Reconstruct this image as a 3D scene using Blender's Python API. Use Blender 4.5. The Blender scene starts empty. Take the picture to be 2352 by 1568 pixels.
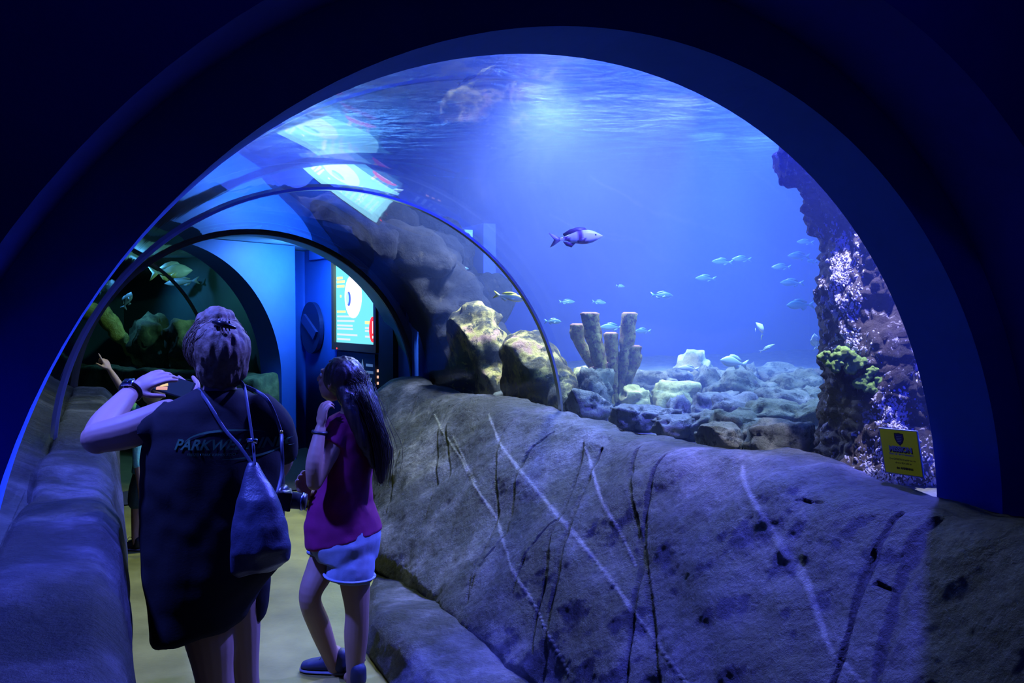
import bpy, bmesh, math, random
from mathutils import Vector, Matrix, Euler, noise
from mathutils.bvhtree import BVHTree
PI = math.pi
S = bpy.context.scene
COL = S.collection
random.seed(7)

# ------------------------------------------------------------------ camera, world, lights
H = 1.70                       # eye height
F = 1978.0                     # focal length in pixels of the 2352 px wide frame
PITCH = math.atan2(67, F)
cd = bpy.data.cameras.new('camera'); cd.sensor_width = 36; cd.lens = F / 2352 * 36; cd.clip_start = 0.05
cam = bpy.data.objects.new('camera', cd); COL.objects.link(cam)
cam.location = (0, 0, H); cam.rotation_euler = (PI/2 - PITCH, 0, 0)
S.camera = cam
S.view_settings.view_transform = 'Standard'; S.view_settings.look = 'None'
S.view_settings.gamma = 1; S.view_settings.use_curve_mapping = False
S.view_settings.exposure = 0.15
S.cycles.max_bounces = 6; S.cycles.diffuse_bounces = 2; S.cycles.glossy_bounces = 3; S.cycles.transparent_max_bounces = 12
S.cycles.adaptive_threshold = 0.02; S.cycles.caustics_reflective = False; S.cycles.caustics_refractive = False
wd = bpy.data.worlds.new('world'); S.world = wd; wd.use_nodes = True
wd.node_tree.nodes['Background'].inputs[0].default_value = (0.006, 0.012, 0.12, 1)
wd.node_tree.nodes['Background'].inputs[1].default_value = 0.10

TH = 0.44                      # the tunnel runs this far to the left of the view
ST, CT = math.sin(TH), math.cos(TH)
R = 1.49                       # tunnel radius
ZC = H - 0.767                 # height of the arch centres
def W(lat, s, z=0.0):          # tunnel frame (across, along, up) to world
    return Vector((.308 - ST*s + lat*CT, 2.247 + CT*s + lat*ST, z))
def uv2w(u, v, d):             # a spot seen at picture point u, v at depth d
    x = (u-1176)/F; z = (784-v)/F
    y2 = math.cos(PITCH) + z*math.sin(PITCH); z2 = -math.sin(PITCH) + z*math.cos(PITCH)
    k = d / y2
    return Vector((x*k, d, H + z2*k))
def w2t(p):                    # world to tunnel frame
    a, b = p.x-.308, p.y-2.247
    return (a*CT+b*ST, -a*ST+b*CT, p.z)

def light(name, kind, loc, aim, energy, color, size=.3, angle=60, blend=.8, sy=None, spread=180):
    l = bpy.data.lights.new(name, kind); l.energy = energy; l.color = color
    if kind == 'SPOT':
        l.spot_size = math.radians(angle); l.spot_blend = blend; l.shadow_soft_size = size
    elif kind == 'AREA':
        l.size = size; l.spread = math.radians(spread)
        if sy: l.shape = 'RECTANGLE'; l.size_y = sy
    else: l.shadow_soft_size = size
    o = bpy.data.objects.new(name, l); COL.objects.link(o); o.location = loc
    if aim is not None: o.rotation_euler = (Vector(aim)-Vector(loc)).to_track_quat('-Z', 'Y').to_euler()
    return o
ZS = 3.45                      # water surface
# lamps of the tanks, tunnel and entrance, with added fill lights marked
light('tank_spot_main', 'SPOT', W(3.2, 5.3, 3.9), W(3.9, 4.9, 0), 150, (.9, .97, 1), .3, 80, 1)
light('tank_spot_glow', 'SPOT', W(2.05, 4.5, 3.62), W(2.5, 4.6, 0), 3000, (.95, .92, 1), .2, 172, 1)
light('tank_rubble_fill', 'SPOT', W(4.3, 5.2, 3.9), W(4.1, 5.0, 1), 1300, (.6, 1, .9), .05, 56, .7)  # added fill to brighten the back rubble
light('tank_flood', 'AREA', W(3.0, 4.7, 3.62), W(3.3, 4.7, 0), 50, (.92, .95, 1), 1.3, spread=110)
light('tank_spot_reef', 'SPOT', W(1.0, 7.6, 3.95), W(1.1, 6.7, 1), 3400, (.85, .78, 1), .1, 70, 1)
light('tank_back_fill', 'AREA', W(-.2, 7.3, 3.75), W(0, 7.8, 0), 1000, (.62, .6, 1), 2.0, spread=130)  # added fill, lifts the dim upper left of the tank
light('entrance_lamp', 'POINT', W(-.2, -1.0, 3.35), None, 6, (.05, .06, 1), .06)
light('left_ledge_fill', 'SPOT', W(-2.3, 1.3, 4.2), W(-1.42, 1.4, 1), 6000, (.13, .15, 1), .1, 44, .6)  # added light that turns the left parapet top blue
light('tank_near_fill', 'SPOT', W(1.72, .48, 3.35), W(2.0, 1.15, 1.2), 600, (.8, .76, 1), .05, 52, .8)  # added fill below the surface for the banded fish and rock column
light('tank_spot_far', 'SPOT', W(5.0, 5.2, 4.0), W(4.6, 5.0, 0), 2600, (.28, .5, 1), .12, 80, 1)
light('tank_blue_fill', 'AREA', W(3.9, 3.4, 4.3), W(3.9, 3.4, 0), 1150, (.08, .22, 1), 4.0, sy=6.0)  # broad blue fill added over the whole tank
light('tank_spot_rocks', 'SPOT', W(3.3, 4.0, 3.9), W(2.15, 4.5, 1.2), 2500, (1, .86, .40), .05, 50, .6)
light('tank_spot_floor', 'SPOT', W(3.0, 2.7, 3.95), W(2.6, 2.8, 1), 2000, (.7, 1, .95), .05, 62, .6)
light('tunnel_spot_violet', 'SPOT', W(2.2, 1.3, 4.2), W(.9, 1.1, .6), 6500, (.17, .15, 1), .08, 85, .5)
light('tunnel_spot_green', 'SPOT', W(-.2, 4.3, 4.2), W(-.3, 4.1, 0), 900, (.85, .85, .08), .08, 60, .4)
light('left_tank_spot', 'SPOT', W(-2.8, 4.4, 4.0), W(-2.9, 4.4, 1), 700, (.3, .9, .7), .08, 62, .8)

# ------------------------------------------------------------------ materials
def M(name, base=(.5,.5,.5), rough=.6, **k):
    m = bpy.data.materials.new(name); m.use_nodes = True
    b = m.node_tree.nodes['Principled BSDF']
    b.inputs['Base Color'].default_value = (*base, 1); b.inputs['Roughness'].default_value = rough
    b.inputs['Metallic'].default_value = k.get('metal', 0)
    b.inputs['Specular IOR Level'].default_value = k.get('spec', .5)
    if 'emit' in k:
        b.inputs['Emission Color'].default_value = (*k['emit'], 1); b.inputs['Emission Strength'].default_value = k.get('es', 1)
    return m
def N(m, t, **kw):
    n = m.node_tree.nodes.new(t)
    for a, v in kw.items():
        if a.startswith('i_'):
            key = a[2:].replace('_', ' '); n.inputs[int(key) if key.isdigit() else key].default_value = v
        else: setattr(n, a, v)
    return n
def L(m, a, ao, b, bi): m.node_tree.links.new(a.outputs[ao], b.inputs[bi])
def bsdf(m): return m.node_tree.nodes['Principled BSDF']
def ramp(m, src, so, stops):
    r = N(m, 'ShaderNodeValToRGB'); e = r.color_ramp.elements
    while len(e) > 1: e.remove(e[-1])
    e[0].position = stops[0][0]; e[0].color = (*stops[0][1], 1)
    for p, c in stops[1:]:
        x = e.new(p); x.color = (*c, 1)
    L(m, src, so, r, 0); return r
def noisy(name, stops, scale=6, detail=8, rough=.7, bump=.4, bscale=None, bdist=.02, coord='Object', tex='NOISE', **k):
    m = M(name, rough=rough, **k); tc = N(m, 'ShaderNodeTexCoord')
    n = N(m, 'ShaderNodeTexNoise', i_Scale=scale, i_Detail=detail, i_Roughness=.62) if tex == 'NOISE' else N(m, 'ShaderNodeTexVoronoi', i_Scale=scale)
    L(m, tc, coord, n, 'Vector')
    r = ramp(m, n, 0, stops); L(m, r, 0, bsdf(m), 'Base Color')
    if bump:
        n2 = N(m, 'ShaderNodeTexNoise', i_Scale=bscale or scale*4, i_Detail=8, i_Roughness=.65); L(m, tc, coord, n2, 'Vector')
        b = N(m, 'ShaderNodeBump', i_Strength=bump, i_Distance=bdist); L(m, n2, 0, b, 'Height'); L(m, b, 0, bsdf(m), 'Normal')
    return m

def acrylic(ior):
    m = bpy.data.materials.new('acrylic'); m.use_nodes = True; t = m.node_tree; t.nodes.clear()
    out = N(m, 'ShaderNodeOutputMaterial'); mix = N(m, 'ShaderNodeMixShader')
    tr = N(m, 'ShaderNodeBsdfTransparent', i_0=(.95, .97, 1, 1)); gl = N(m, 'ShaderNodeBsdfGlossy', i_Roughness=.02)
    tc = N(m, 'ShaderNodeTexCoord'); nz = N(m, 'ShaderNodeTexNoise', i_Scale=1.6, i_Detail=2)
    L(m, tc, 'Object', nz, 'Vector'); bp = N(m, 'ShaderNodeBump', i_Strength=.03, i_Distance=.02); L(m, nz, 0, bp, 'Height'); L(m, bp, 0, gl, 'Normal')
    ge = N(m, 'ShaderNodeNewGeometry'); mr = N(m, 'ShaderNodeMapRange'); mr.inputs[3].default_value = ior; mr.inputs[4].default_value = 1/ior
    L(m, ge, 'Backfacing', mr, 0); fr = N(m, 'ShaderNodeFresnel'); L(m, mr, 0, fr, 'IOR')
    L(m, fr, 0, mix, 0); L(m, tr, 0, mix, 1); L(m, gl, 0, mix, 2); L(m, mix, 0, out, 'Surface')
    return m
def water_top():
    m = bpy.data.materials.new('water_surface'); m.use_nodes = True; t = m.node_tree; t.nodes.clear()
    out = N(m, 'ShaderNodeOutputMaterial'); mix = N(m, 'ShaderNodeMixShader', i_0=.35)
    tr = N(m, 'ShaderNodeBsdfTransparent', i_0=(.8, .9, 1, 1)); gl = N(m, 'ShaderNodeBsdfGlossy', i_Roughness=.18); gl.inputs[0].default_value = (.8, .9, 1, 1)
    tc = N(m, 'ShaderNodeTexCoord'); mp = N(m, 'ShaderNodeMapping'); mp.inputs['Scale'].default_value = (1.2, 2.4, 1); mp.inputs['Rotation'].default_value = (0, 0, .5)
    L(m, tc, 'Object', mp, 0); nz = N(m, 'ShaderNodeTexNoise', i_Scale=1.7, i_Detail=5, i_Roughness=.6, i_Distortion=.6); L(m, mp, 0, nz, 'Vector')
    bp = N(m, 'ShaderNodeBump', i_Strength=.6, i_Distance=.12); L(m, nz, 0, bp, 'Height'); L(m, bp, 0, gl, 'Normal')
    L(m, tr, 0, mix, 1); L(m, gl, 0, mix, 2); L(m, mix, 0, out, 'Surface')
    return m
def water_vol(name, dens, col, absd, acol):
    m = bpy.data.materials.new(name); m.use_nodes = True; t = m.node_tree; t.nodes.clear()
    out = N(m, 'ShaderNodeOutputMaterial'); ad = N(m, 'ShaderNodeAddShader')
    sc = N(m, 'ShaderNodeVolumeScatter', i_Density=dens, i_Anisotropy=.15); sc.inputs['Color'].default_value = (*col, 1)
    ab = N(m, 'ShaderNodeVolumeAbsorption', i_Density=absd); ab.inputs['Color'].default_value = (*acol, 1)
    L(m, sc, 0, ad, 0); L(m, ab, 0, ad, 1); L(m, ad, 0, out, 'Volume')
    return m
MAT_ACR = [acrylic(1.26), acrylic(1.08)]; MAT_TOP = water_top()
MAT_WATER = water_vol('tank_water', .07, (.27, .40, 1), .06, (.2, .5, 1))
MAT_PORTAL = noisy('portal_paint', [(.3, (.05, .17, .68)), (.7, (.06, .20, .78))], 3, bump=.1, rough=.8, spec=.12)
MAT_DARKPAINT = noisy('dark_paint', [(.3, (.03, .05, .36)), (.7, (.04, .06, .45))], 3, bump=.15, rough=.85, spec=.12)
MAT_TANKWALL = noisy('tank_wall_paint', [(.3, (.006, .03, .32)), (.7, (.008, .04, .4))], 1.2, bump=.1, rough=.8)
MAT_SAND = noisy('sand', [(.3, (.08, .09, .07)), (.6, (.18, .18, .14)), (.8, (.32, .32, .28))], 12, bump=.6, bscale=60, rough=.9)

# ------------------------------------------------------------------ mesh helpers
def mesh(name, vs, fs, mat, parent=None, loc=None, smooth=True, recalc=True, kind=None, label=None, cat=None, group=None):
    me = bpy.data.meshes.new(name)
    off = Vector(loc) if loc is not None else Vector((0, 0, 0))
    me.from_pydata([tuple(Vector(v)-off) for v in vs], [], fs)
    for m in (mat if isinstance(mat, (list, tuple)) else [mat]): me.materials.append(m)
    if smooth: me.polygons.foreach_set('use_smooth', [True]*len(me.polygons))
    if recalc:
        bm = bmesh.new(); bm.from_mesh(me)
        if not smooth or name.startswith('water'): bmesh.ops.remove_doubles(bm, verts=bm.verts, dist=1e-5)
        bmesh.ops.recalc_face_normals(bm, faces=bm.faces); bm.to_mesh(me); bm.free()
    me.update()
    o = bpy.data.objects.new(name, me); COL.objects.link(o)
    if parent: o.parent = parent
    if loc is not None: o.location = off
    tag(o, label, cat, group, kind)
    return o
def tag(o, label=None, cat=None, group=None, kind=None):
    if label: o['label'] = label
    if cat: o['category'] = cat
    if group: o['group'] = group
    if kind: o['kind'] = kind
    return o
def empty(name, loc, label, cat, group=None, rz=0):
    o = bpy.data.objects.new(name, None); COL.objects.link(o); o.location = loc; o.rotation_euler = (0, 0, rz); o.empty_display_size = .1
    return tag(o, label, cat, group)
def grid(nu, nv, fn, cu=False, cv=False):
    vs = [fn(i, j) for j in range(nv) for i in range(nu)]; fs = []
    for j in range(nv if cv else nv-1):
        for i in range(nu if cu else nu-1):
            a = j*nu+i; b = j*nu+(i+1) % nu; c = ((j+1) % nv)*nu+(i+1) % nu; d = ((j+1) % nv)*nu+i
            fs.append((a, b, c, d))
    return vs, fs
def join(*parts):
    V, Fc = [], []
    for v, f in parts:
        o = len(V); V += list(v); Fc += [tuple(i+o for i in q) for q in f]
    return V, Fc
def box(c, sz, rot=None):
    c = Vector(c); x, y, z = [k/2 for k in sz]
    vs = [Vector((a*x, b*y, d*z)) for d in (-1, 1) for b in (-1, 1) for a in (-1, 1)]
    if rot: 
        m = rot if isinstance(rot, Matrix) else Euler(rot).to_matrix(); vs = [m @ v for v in vs]
    return [v+c for v in vs], [(0,2,3,1),(4,5,7,6),(0,1,5,4),(2,6,7,3),(0,4,6,2),(1,3,7,5)]
def tboxv(l0, l1, s0, s1, z0, z1):   # box aligned with the tunnel
    return [W(l, s, z) for z in (z0, z1) for s in (s0, s1) for l in (l0, l1)], [(0,2,3,1),(4,5,7,6),(0,1,5,4),(2,6,7,3),(0,4,6,2),(1,3,7,5)]
def extrude(profile, s0, s1, place=W, closed=True):   # profile (lat, z) swept along the tunnel and capped
    n = len(profile)
    vs = [place(l, s, z) for s in (s0, s1) for l, z in profile]
    fs = [(i, (i+1) % n, n+(i+1) % n, n+i) for i in range(n if closed else n-1)]
    if closed: vs += vs; fs += [tuple(range(2*n, 3*n))[::-1], tuple(range(3*n, 4*n))]
    return vs, fs
def arc(r, a0, a1, n, cx=0, cz=ZC): return [(cx+r*math.cos(a0+(a1-a0)*i/n), cz+r*math.sin(a0+(a1-a0)*i/n)) for i in range(n+1)]
def shell(r0, r1, s0, s1, place=W, a0=0, a1=PI, n=72):   # half pipe wall
    return extrude(arc(r0, a0, a1, n)+arc(r1, a1, a0, n), s0, s1, place)
def fbm(p, o=4, lac=2.0, g=.5):
    a, t = 1, 0
    for _ in range(o):
        t += a*noise.noise(p); p = p*lac; a *= g
    return t

# ------------------------------------------------------------------ setting
fl = mesh('floor', *join(tboxv(-1.7, 1.7, -3.2, 6.4, -.1, 0)), noisy('floor_concrete', [(.3, (.13, .115, .022)), (.7, (.25, .22, .05))], 3, bump=.1, rough=.35), kind='structure', smooth=False)

# portal: opening R from s=0 to .254, front ring out to 1.64, then a deeper dark surround
pc = arc(R, PI, 0, 72)
def face_ring(r0, r1, s0, s1): return shell(r0, r1, s0, s1, a0=-.05, a1=PI+.05)
mesh('trim_1', *face_ring(R, 1.64, 0, .254), MAT_PORTAL, kind='structure', smooth=False)
mesh('trim_2', *face_ring(1.64, 1.9, -.32, .2), MAT_DARKPAINT, kind='structure', smooth=False)
# wall round the portal
n = 72; out = [(-4, 0), (-4, 5)] 
prof = [(-1.9, 0)] + [(1.9*math.cos(a), ZC+1.9*math.sin(a)) for a in [PI-PI*i/n for i in range(n+1)]] + [(1.9, 0), (9, 0), (9, 4.4), (-5, 4.4), (-5, 0)]
mesh('wall_portal', *extrude(prof, -.25, .24), MAT_DARKPAINT, kind='structure', smooth=False)
# acrylic panels
mesh('window_1', *shell(R+.004, R+.07, .256, 3.10), MAT_ACR, kind='structure')
mesh('window_2', *shell(R+.004, R+.07, 3.12, 6.15), MAT_ACR, kind='structure')
for w_ in ('window_1', 'window_2'):
    for p_ in bpy.data.objects[w_].data.polygons:
        l_, s_, z_ = w2t(p_.center); p_.material_index = 1 if math.hypot(l_, z_-ZC) > R+.03 else 0
MAT_STEEL = M('brushed_steel', (.55, .57, .62), .28, metal=1)
mesh('trim_3', *shell(R-.012, R+.004, 3.09, 3.13), MAT_STEEL, kind='structure')
mesh('trim_4', *shell(R-.02, R+.09, 6.15, 6.19), M('rubber', (.01, .01, .015), .6), kind='structure')
# far end collar and the wall it is set in
mesh('trim_5', *shell(R, R+.10, 6.19, 6.62), noisy('collar_paint', [(.3, (.05, .24, .36)), (.7, (.06, .28, .42))], 3, bump=.1), kind='structure')
mesh('wall_end', *shell(R+.09, 1.78, 6.3, 6.6), MAT_TANKWALL, kind='structure')
# tank shell
mesh('wall_back', *tboxv(-4.6, 9.2, 8.6, 8.8, 2.62, 4.4), MAT_TANKWALL, kind='structure', smooth=False)
mesh('wall_back_lower', *tboxv(2.45, 9.2, 8.6, 8.8, .5, 2.62), MAT_TANKWALL, kind='structure', smooth=False)
mesh('wall_tank_inner', *tboxv(2.3, 2.44, 6.3, 8.6, .5, 2.62), MAT_TANKWALL, kind='structure', smooth=False)
mesh('wall_right', *tboxv(9.0, 9.2, .24, 8.6, 0, 4.4), MAT_TANKWALL, kind='structure', smooth=False)
MAT_GREENWALL = noisy('left_tank_paint', [(.3, (.01, .06, .07)), (.7, (.02, .10, .10))], 1.2, bump=.2, rough=.8)
mesh('wall_left', *tboxv(-4.6, -4.4, .24, 8.6, 0, 4.4), MAT_GREENWALL, kind='structure', smooth=False)
mesh('ceiling', *tboxv(-5, 9.2, -.2, 8.8, 4.6, 4.7), MAT_DARKPAINT, kind='structure', smooth=False)
# water: one body round the glass, the rest beyond the end wall
RO = R+.075
a0_ = math.asin((.94-ZC)/RO)
wp = [(-4.38, .94)] + [(RO*math.cos(a), ZC+RO*math.sin(a)) for a in [PI-a0_-(PI-2*a0_)*i/n for i in range(n+1)]] + [(8.98, .94), (8.98, ZS-.02), (-4.38, ZS-.02)]
mesh('water', *extrude(wp, .27, 6.22), MAT_WATER, kind='structure', smooth=False)
mesh('water_beyond', *tboxv(2.45, 8.98, 6.225, 8.59, .94, ZS-.02), MAT_WATER, kind='structure', smooth=False)
mesh('water_over', *tboxv(-4.38, 2.445, 6.225, 8.59, 2.78, ZS-.02), MAT_WATER, kind='structure', smooth=False)
mesh('water_surface', *tboxv(-4.38, 8.98, .25, 8.6, ZS, ZS+.004), MAT_TOP, kind='structure', smooth=False)
def tank_floor(l0, l1, s0, s1, nl, ns, seed):
    def f(i, j):
        l = l0+(l1-l0)*i/(nl-1); s = s0+(s1-s0)*j/(ns-1)
        e = min(1, abs(abs(l)-R-.1)/.6)
        return W(l, s, .95+e*(.05+.05*fbm(Vector((l, s, seed))*1.2, 3)) + .012*max(0, abs(l)-2.0) + .008*noise.noise(Vector((l, s, 1))*14))
    return grid(nl, ns, f)
mesh('floor_tank', *join(tank_floor(R+.02, 9, .25, 8.6, 120, 130, 1), tank_floor(-4.4, -R-.02, .25, 6.3, 50, 90, 2)), MAT_SAND, kind='structure', recalc=False)

# ------------------------------------------------------------------ modelling helpers for organic shapes
def union(parts, voxel=.01, smooth=4, fac=.5):
    """closed pieces melted into one continuous surface"""
    V, Fc = join(*parts)
    me = bpy.data.meshes.new('tmp'); me.from_pydata([tuple(v) for v in V], [], Fc)
    bm = bmesh.new(); bm.from_mesh(me); bmesh.ops.recalc_face_normals(bm, faces=bm.faces); bm.to_mesh(me); bm.free()
    o = bpy.data.objects.new('tmp', me); COL.objects.link(o)
    r = o.modifiers.new('r', 'REMESH'); r.mode = 'VOXEL'; r.voxel_size = voxel
    if smooth:
        sm = o.modifiers.new('s', 'SMOOTH'); sm.iterations = smooth; sm.factor = fac
    dg = bpy.context.evaluated_depsgraph_get(); ev = o.evaluated_get(dg); m2 = bpy.data.meshes.new_from_object(ev)
    vs = [v.co.copy() for v in m2.vertices]; fs = [tuple(p.vertices) for p in m2.polygons]; ns = [v.normal.copy() for v in m2.vertices]
    bpy.data.objects.remove(o); bpy.data.meshes.remove(me); bpy.data.meshes.remove(m2)
    return vs, fs, ns
def ball(c, r, seg=20, rings=12, rot=None):
    rx, ry, rz = r if hasattr(r, '__len__') else (r, r, r); c = Vector(c)
    m = rot if isinstance(rot, Matrix) else (Euler(rot).to_matrix() if rot else Matrix.Identity(3))
    vs = [c+m@Vector((0, 0, -rz))]
    for j in range(1, rings):
        b = -PI/2+PI*j/rings
        for i in range(seg):
            a = 2*PI*i/seg; vs.append(c+m@Vector((rx*math.cos(b)*math.cos(a), ry*math.cos(b)*math.sin(a), rz*math.sin(b))))
    vs.append(c+m@Vector((0, 0, rz))); fs = []
    for i in range(seg): fs.append((0, 1+(i+1) % seg, 1+i))
    for j in range(rings-2):
        for i in range(seg):
            a = 1+j*seg+i; b = 1+j*seg+(i+1) % seg; fs.append((a, b, b+seg, a+seg))
    t = len(vs)-1; q = 1+(rings-2)*seg
    for i in range(seg): fs.append((q+i, q+(i+1) % seg, t))
    return vs, fs
def spline(pts, k):
    """Catmull-Rom through pts, k steps a span (tuples of any length)"""
    P_ = [tuple(p) for p in pts]; out = []
    for i in range(len(P_)-1):
        p0 = P_[max(0, i-1)]; p1 = P_[i]; p2 = P_[i+1]; p3 = P_[min(len(P_)-1, i+2)]
        for j in range(k):
            t = j/k
            out.append(tuple(.5*((2*b)+(-a+c)*t+(2*a-5*b+4*c-d)*t*t+(-a+3*b-3*c+d)*t**3) for a, b, c, d in zip(p0, p1, p2, p3)))
    out.append(P_[-1]); return out
def tube(pts, radii, seg=14, k=5, flat=1.0, up=(0, 0, 1), cap=True):
    """a limb: round (or flattened) sections along a smooth path with rounded ends"""
    if not hasattr(radii, '__len__'): radii = [radii]*len(pts)
    sp = spline([(*p, r) for p, r in zip(pts, radii)], k)
    C = [Vector(p[:3]) for p in sp]; Rr = [max(.0003, p[3]) for p in sp]
    if cap:
        d0 = (C[0]-C[1]).normalized(); d1 = (C[-1]-C[-2]).normalized(); r0, r1 = Rr[0], Rr[-1]
        C = [C[0]+d0*r0*q for q in (.98, .8, .45)] + C + [C[-1]+d1*r1*q for q in (.45, .8, .98)]
        Rr = [r0*q for q in (.2, .6, .89)] + Rr + [r1*q for q in (.89, .6, .2)]
    upv = Vector(up); vs = []; px = None
    for i, c in enumerate(C):
        t = (C[min(i+1, len(C)-1)]-C[max(i-1, 0)]).normalized()
        if px is None:
            px = t.cross(upv)
            if px.length < .1: px = t.cross(Vector((1, 0, 0)))
        px = (px-t*px.dot(t)).normalized(); py = t.cross(px)
        for q in range(seg):
            a = 2*PI*q/seg; vs.append(c+px*math.cos(a)*Rr[i]+py*math.sin(a)*Rr[i]*flat)
    m = len(C); fs = [(j*seg+i, j*seg+(i+1) % seg, (j+1)*seg+(i+1) % seg, (j+1)*seg+i) for j in range(m-1) for i in range(seg)]
    fs += [tuple(range(seg))[::-1], tuple(range((m-1)*seg, m*seg))]
    return vs, fs
def loft(rings, seg=40, cap=True):
    """rings: (centre, half-width vector, half-depth vector)"""
    vs = []
    for c, a, b in rings:
        c, a, b = Vector(c), Vector(a), Vector(b)
        for q in range(seg):
            t = 2*PI*q/seg; vs.append(c+a*math.cos(t)+b*math.sin(t))
    m = len(rings); fs = [(j*seg+i, j*seg+(i+1) % seg, (j+1)*seg+(i+1) % seg, (j+1)*seg+i) for j in range(m-1) for i in range(seg)]
    if cap: fs += [tuple(range(seg))[::-1], tuple(range((m-1)*seg, m*seg))]
    return vs, fs
def ico(sub):
    bm = bmesh.new(); bmesh.ops.create_icosphere(bm, subdivisions=sub, radius=1)
    r = [v.co.copy() for v in bm.verts], [tuple(v.index for v in f.verts) for f in bm.faces]; bm.free(); return r
ICO = {k: ico(k) for k in (3, 4, 5)}
def rockv(c, r, seed, sub=4, amp=.28, rz=0, freq=1.3, base=None):
    vs0, fs = ICO[sub]; m = Euler((0, 0, rz)).to_matrix(); o = Vector((seed*7.1, seed*3.3, seed*1.7)); vs = []
    for v in vs0:
        n_ = 1+amp*fbm(v*freq+o, 5, 2.1, .55)-amp*.5*abs(noise.noise(v*freq*1.7+o))
        q = Vector((math.copysign(abs(v.x)**.8, v.x), math.copysign(abs(v.y)**.8, v.y), math.copysign(abs(v.z)**.85, v.z)))*n_
        w = Vector(c)+m@Vector((q.x*r[0], q.y*r[1], q.z*r[2]))
        vs.append(w)
    return vs, fs
def displaced(vs, ns, amp, freq, seed=0, o=4):
    off = Vector((seed, seed*2.3, seed*.7))
    return [v+n_*amp*fbm(v*freq+off, o) for v, n_ in zip(vs, ns)]
def colour(o, fn, name='Col'):
    """paint that belongs to the thing: a colour for every vertex"""
    me = o.data; at = me.color_attributes.new(name, 'FLOAT_COLOR', 'POINT'); d = []
    for v in me.vertices: d += [*fn(v.co), 1]
    at.data.foreach_set('color', d)
def vmat(name, rough=.5, bump=0, bs=60, mul=None, **k):
    m = M(name, rough=rough, **k); a = N(m, 'ShaderNodeAttribute', attribute_name='Col'); L(m, a, 'Color', bsdf(m), 'Base Color')
    if bump:
        tc = N(m, 'ShaderNodeTexCoord'); nz = N(m, 'ShaderNodeTexNoise', i_Scale=bs, i_Detail=6); L(m, tc, 'Object', nz, 0)
        b = N(m, 'ShaderNodeBump', i_Strength=bump, i_Distance=.01); L(m, nz, 0, b, 'Height'); L(m, b, 0, bsdf(m), 'Normal')
    return m
def text_mesh(txt, size, shear=0, extrude_=.0, space=1, bold=0):
    cu = bpy.data.curves.new('t', 'FONT'); cu.body = txt; cu.size = size; cu.align_x = 'CENTER'; cu.align_y = 'CENTER'; cu.shear = shear; cu.extrude = extrude_; cu.offset = bold; cu.space_character = space
    o = bpy.data.objects.new('t', cu); COL.objects.link(o)
    dg = bpy.context.evaluated_depsgraph_get(); m = bpy.data.meshes.new_from_object(o.evaluated_get(dg))
    vs = [v.co.copy() for v in m.vertices]; fs = [tuple(p.vertices) for p in m.polygons]
    bpy.data.objects.remove(o); bpy.data.curves.remove(cu); bpy.data.meshes.remove(m); return vs, fs

# ------------------------------------------------------------------ cast rock parapets and step
import numpy as np
def section(pts, counts):
    """points along a closed cross-section; counts: how finely each span is divided"""
    out = []
    for i, c in enumerate(counts):
        a, b = Vector(pts[i]), Vector(pts[(i+1) % len(pts)])
        for j in range(c): out.append(a+(b-a)*j/c)
    return out
def soften(sec, it):
    n_ = len(sec)
    for _ in range(it): sec = [(sec[i-1]+sec[i]*2+sec[(i+1) % n_])/4 for i in range(n_)]
    return sec
FA, FB = Vector((1.16, 1.01)), Vector((.36, .15)); FL = (FB-FA).length; FD = (FB-FA)/FL
def on_face(u, v):                # where a picture point lands on the sloping face: (s, distance down the face)
    o = w2t(Vector((0, 0, H))); p = w2t(uv2w(u, v, 3)); d = [p[i]-o[i] for i in range(3)]
    nx, nz = -FD.y, FD.x
    t = ((FA.x-o[0])*nx+(FA.y-o[2])*nz)/(d[0]*nx+d[2]*nz)
    l, s, z = [o[i]+d[i]*t for i in range(3)]
    return s, (l-FA.x)*FD.x+(z-FA.y)*FD.y
DARK = [([(1010,916),(983,960),(960,1015)],5), ([(1029,930),(1001,1042),(997,1106),(974,1189)],4), ([(1061,932),(1029,983),(1024,1106)],4),
 ([(1166,971),(1148,1015),(1136,1106),(1130,1189),(1116,1253),(1093,1312),(1082,1399)],5), ([(1262,978),(1212,1033),(1187,1079),(1166,1161),(1153,1235),(1107,1303),(1090,1360)],6),
 ([(1327,1001),(1313,1079),(1290,1189),(1276,1239),(1267,1326),(1235,1422),(1226,1500)],6), ([(1368,1015),(1349,1065),(1322,1198),(1304,1262),(1290,1335),(1267,1409),(1249,1509),(1230,1568)],8),
 ([(1462,1017),(1452,1097),(1464,1189),(1475,1262),(1487,1335),(1496,1422),(1505,1568)],7), ([(1546,1035),(1514,1079),(1491,1170),(1478,1262),(1459,1390),(1432,1528),(1425,1568)],6),
 ([(2065,1174),(2040,1214),(1993,1312),(1960,1391),(1928,1496),(1899,1568)],8), ([(2145,1178),(2116,1225),(2094,1286),(2065,1355),(2054,1424),(2018,1507),(2007,1568)],16),
 ([(1300,1180),(1250,1240),(1215,1300),(1190,1370)],4), ([(2010,1335),(2050,1350)],3), ([(1840,1155),(1900,1160)],2), ([(955,905),(930,960)],4), ([(930,1010),(905,1110),(890,1180)],4)]
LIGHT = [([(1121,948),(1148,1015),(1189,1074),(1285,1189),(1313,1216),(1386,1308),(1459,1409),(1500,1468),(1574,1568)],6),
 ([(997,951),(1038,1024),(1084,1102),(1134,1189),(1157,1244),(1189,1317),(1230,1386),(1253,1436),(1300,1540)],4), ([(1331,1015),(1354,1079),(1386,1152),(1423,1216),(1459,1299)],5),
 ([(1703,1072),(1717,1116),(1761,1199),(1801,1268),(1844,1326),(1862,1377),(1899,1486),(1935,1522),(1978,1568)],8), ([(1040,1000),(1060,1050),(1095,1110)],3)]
MAT_ROCKWALL = M('cast_rock', rough=.62)
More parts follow.
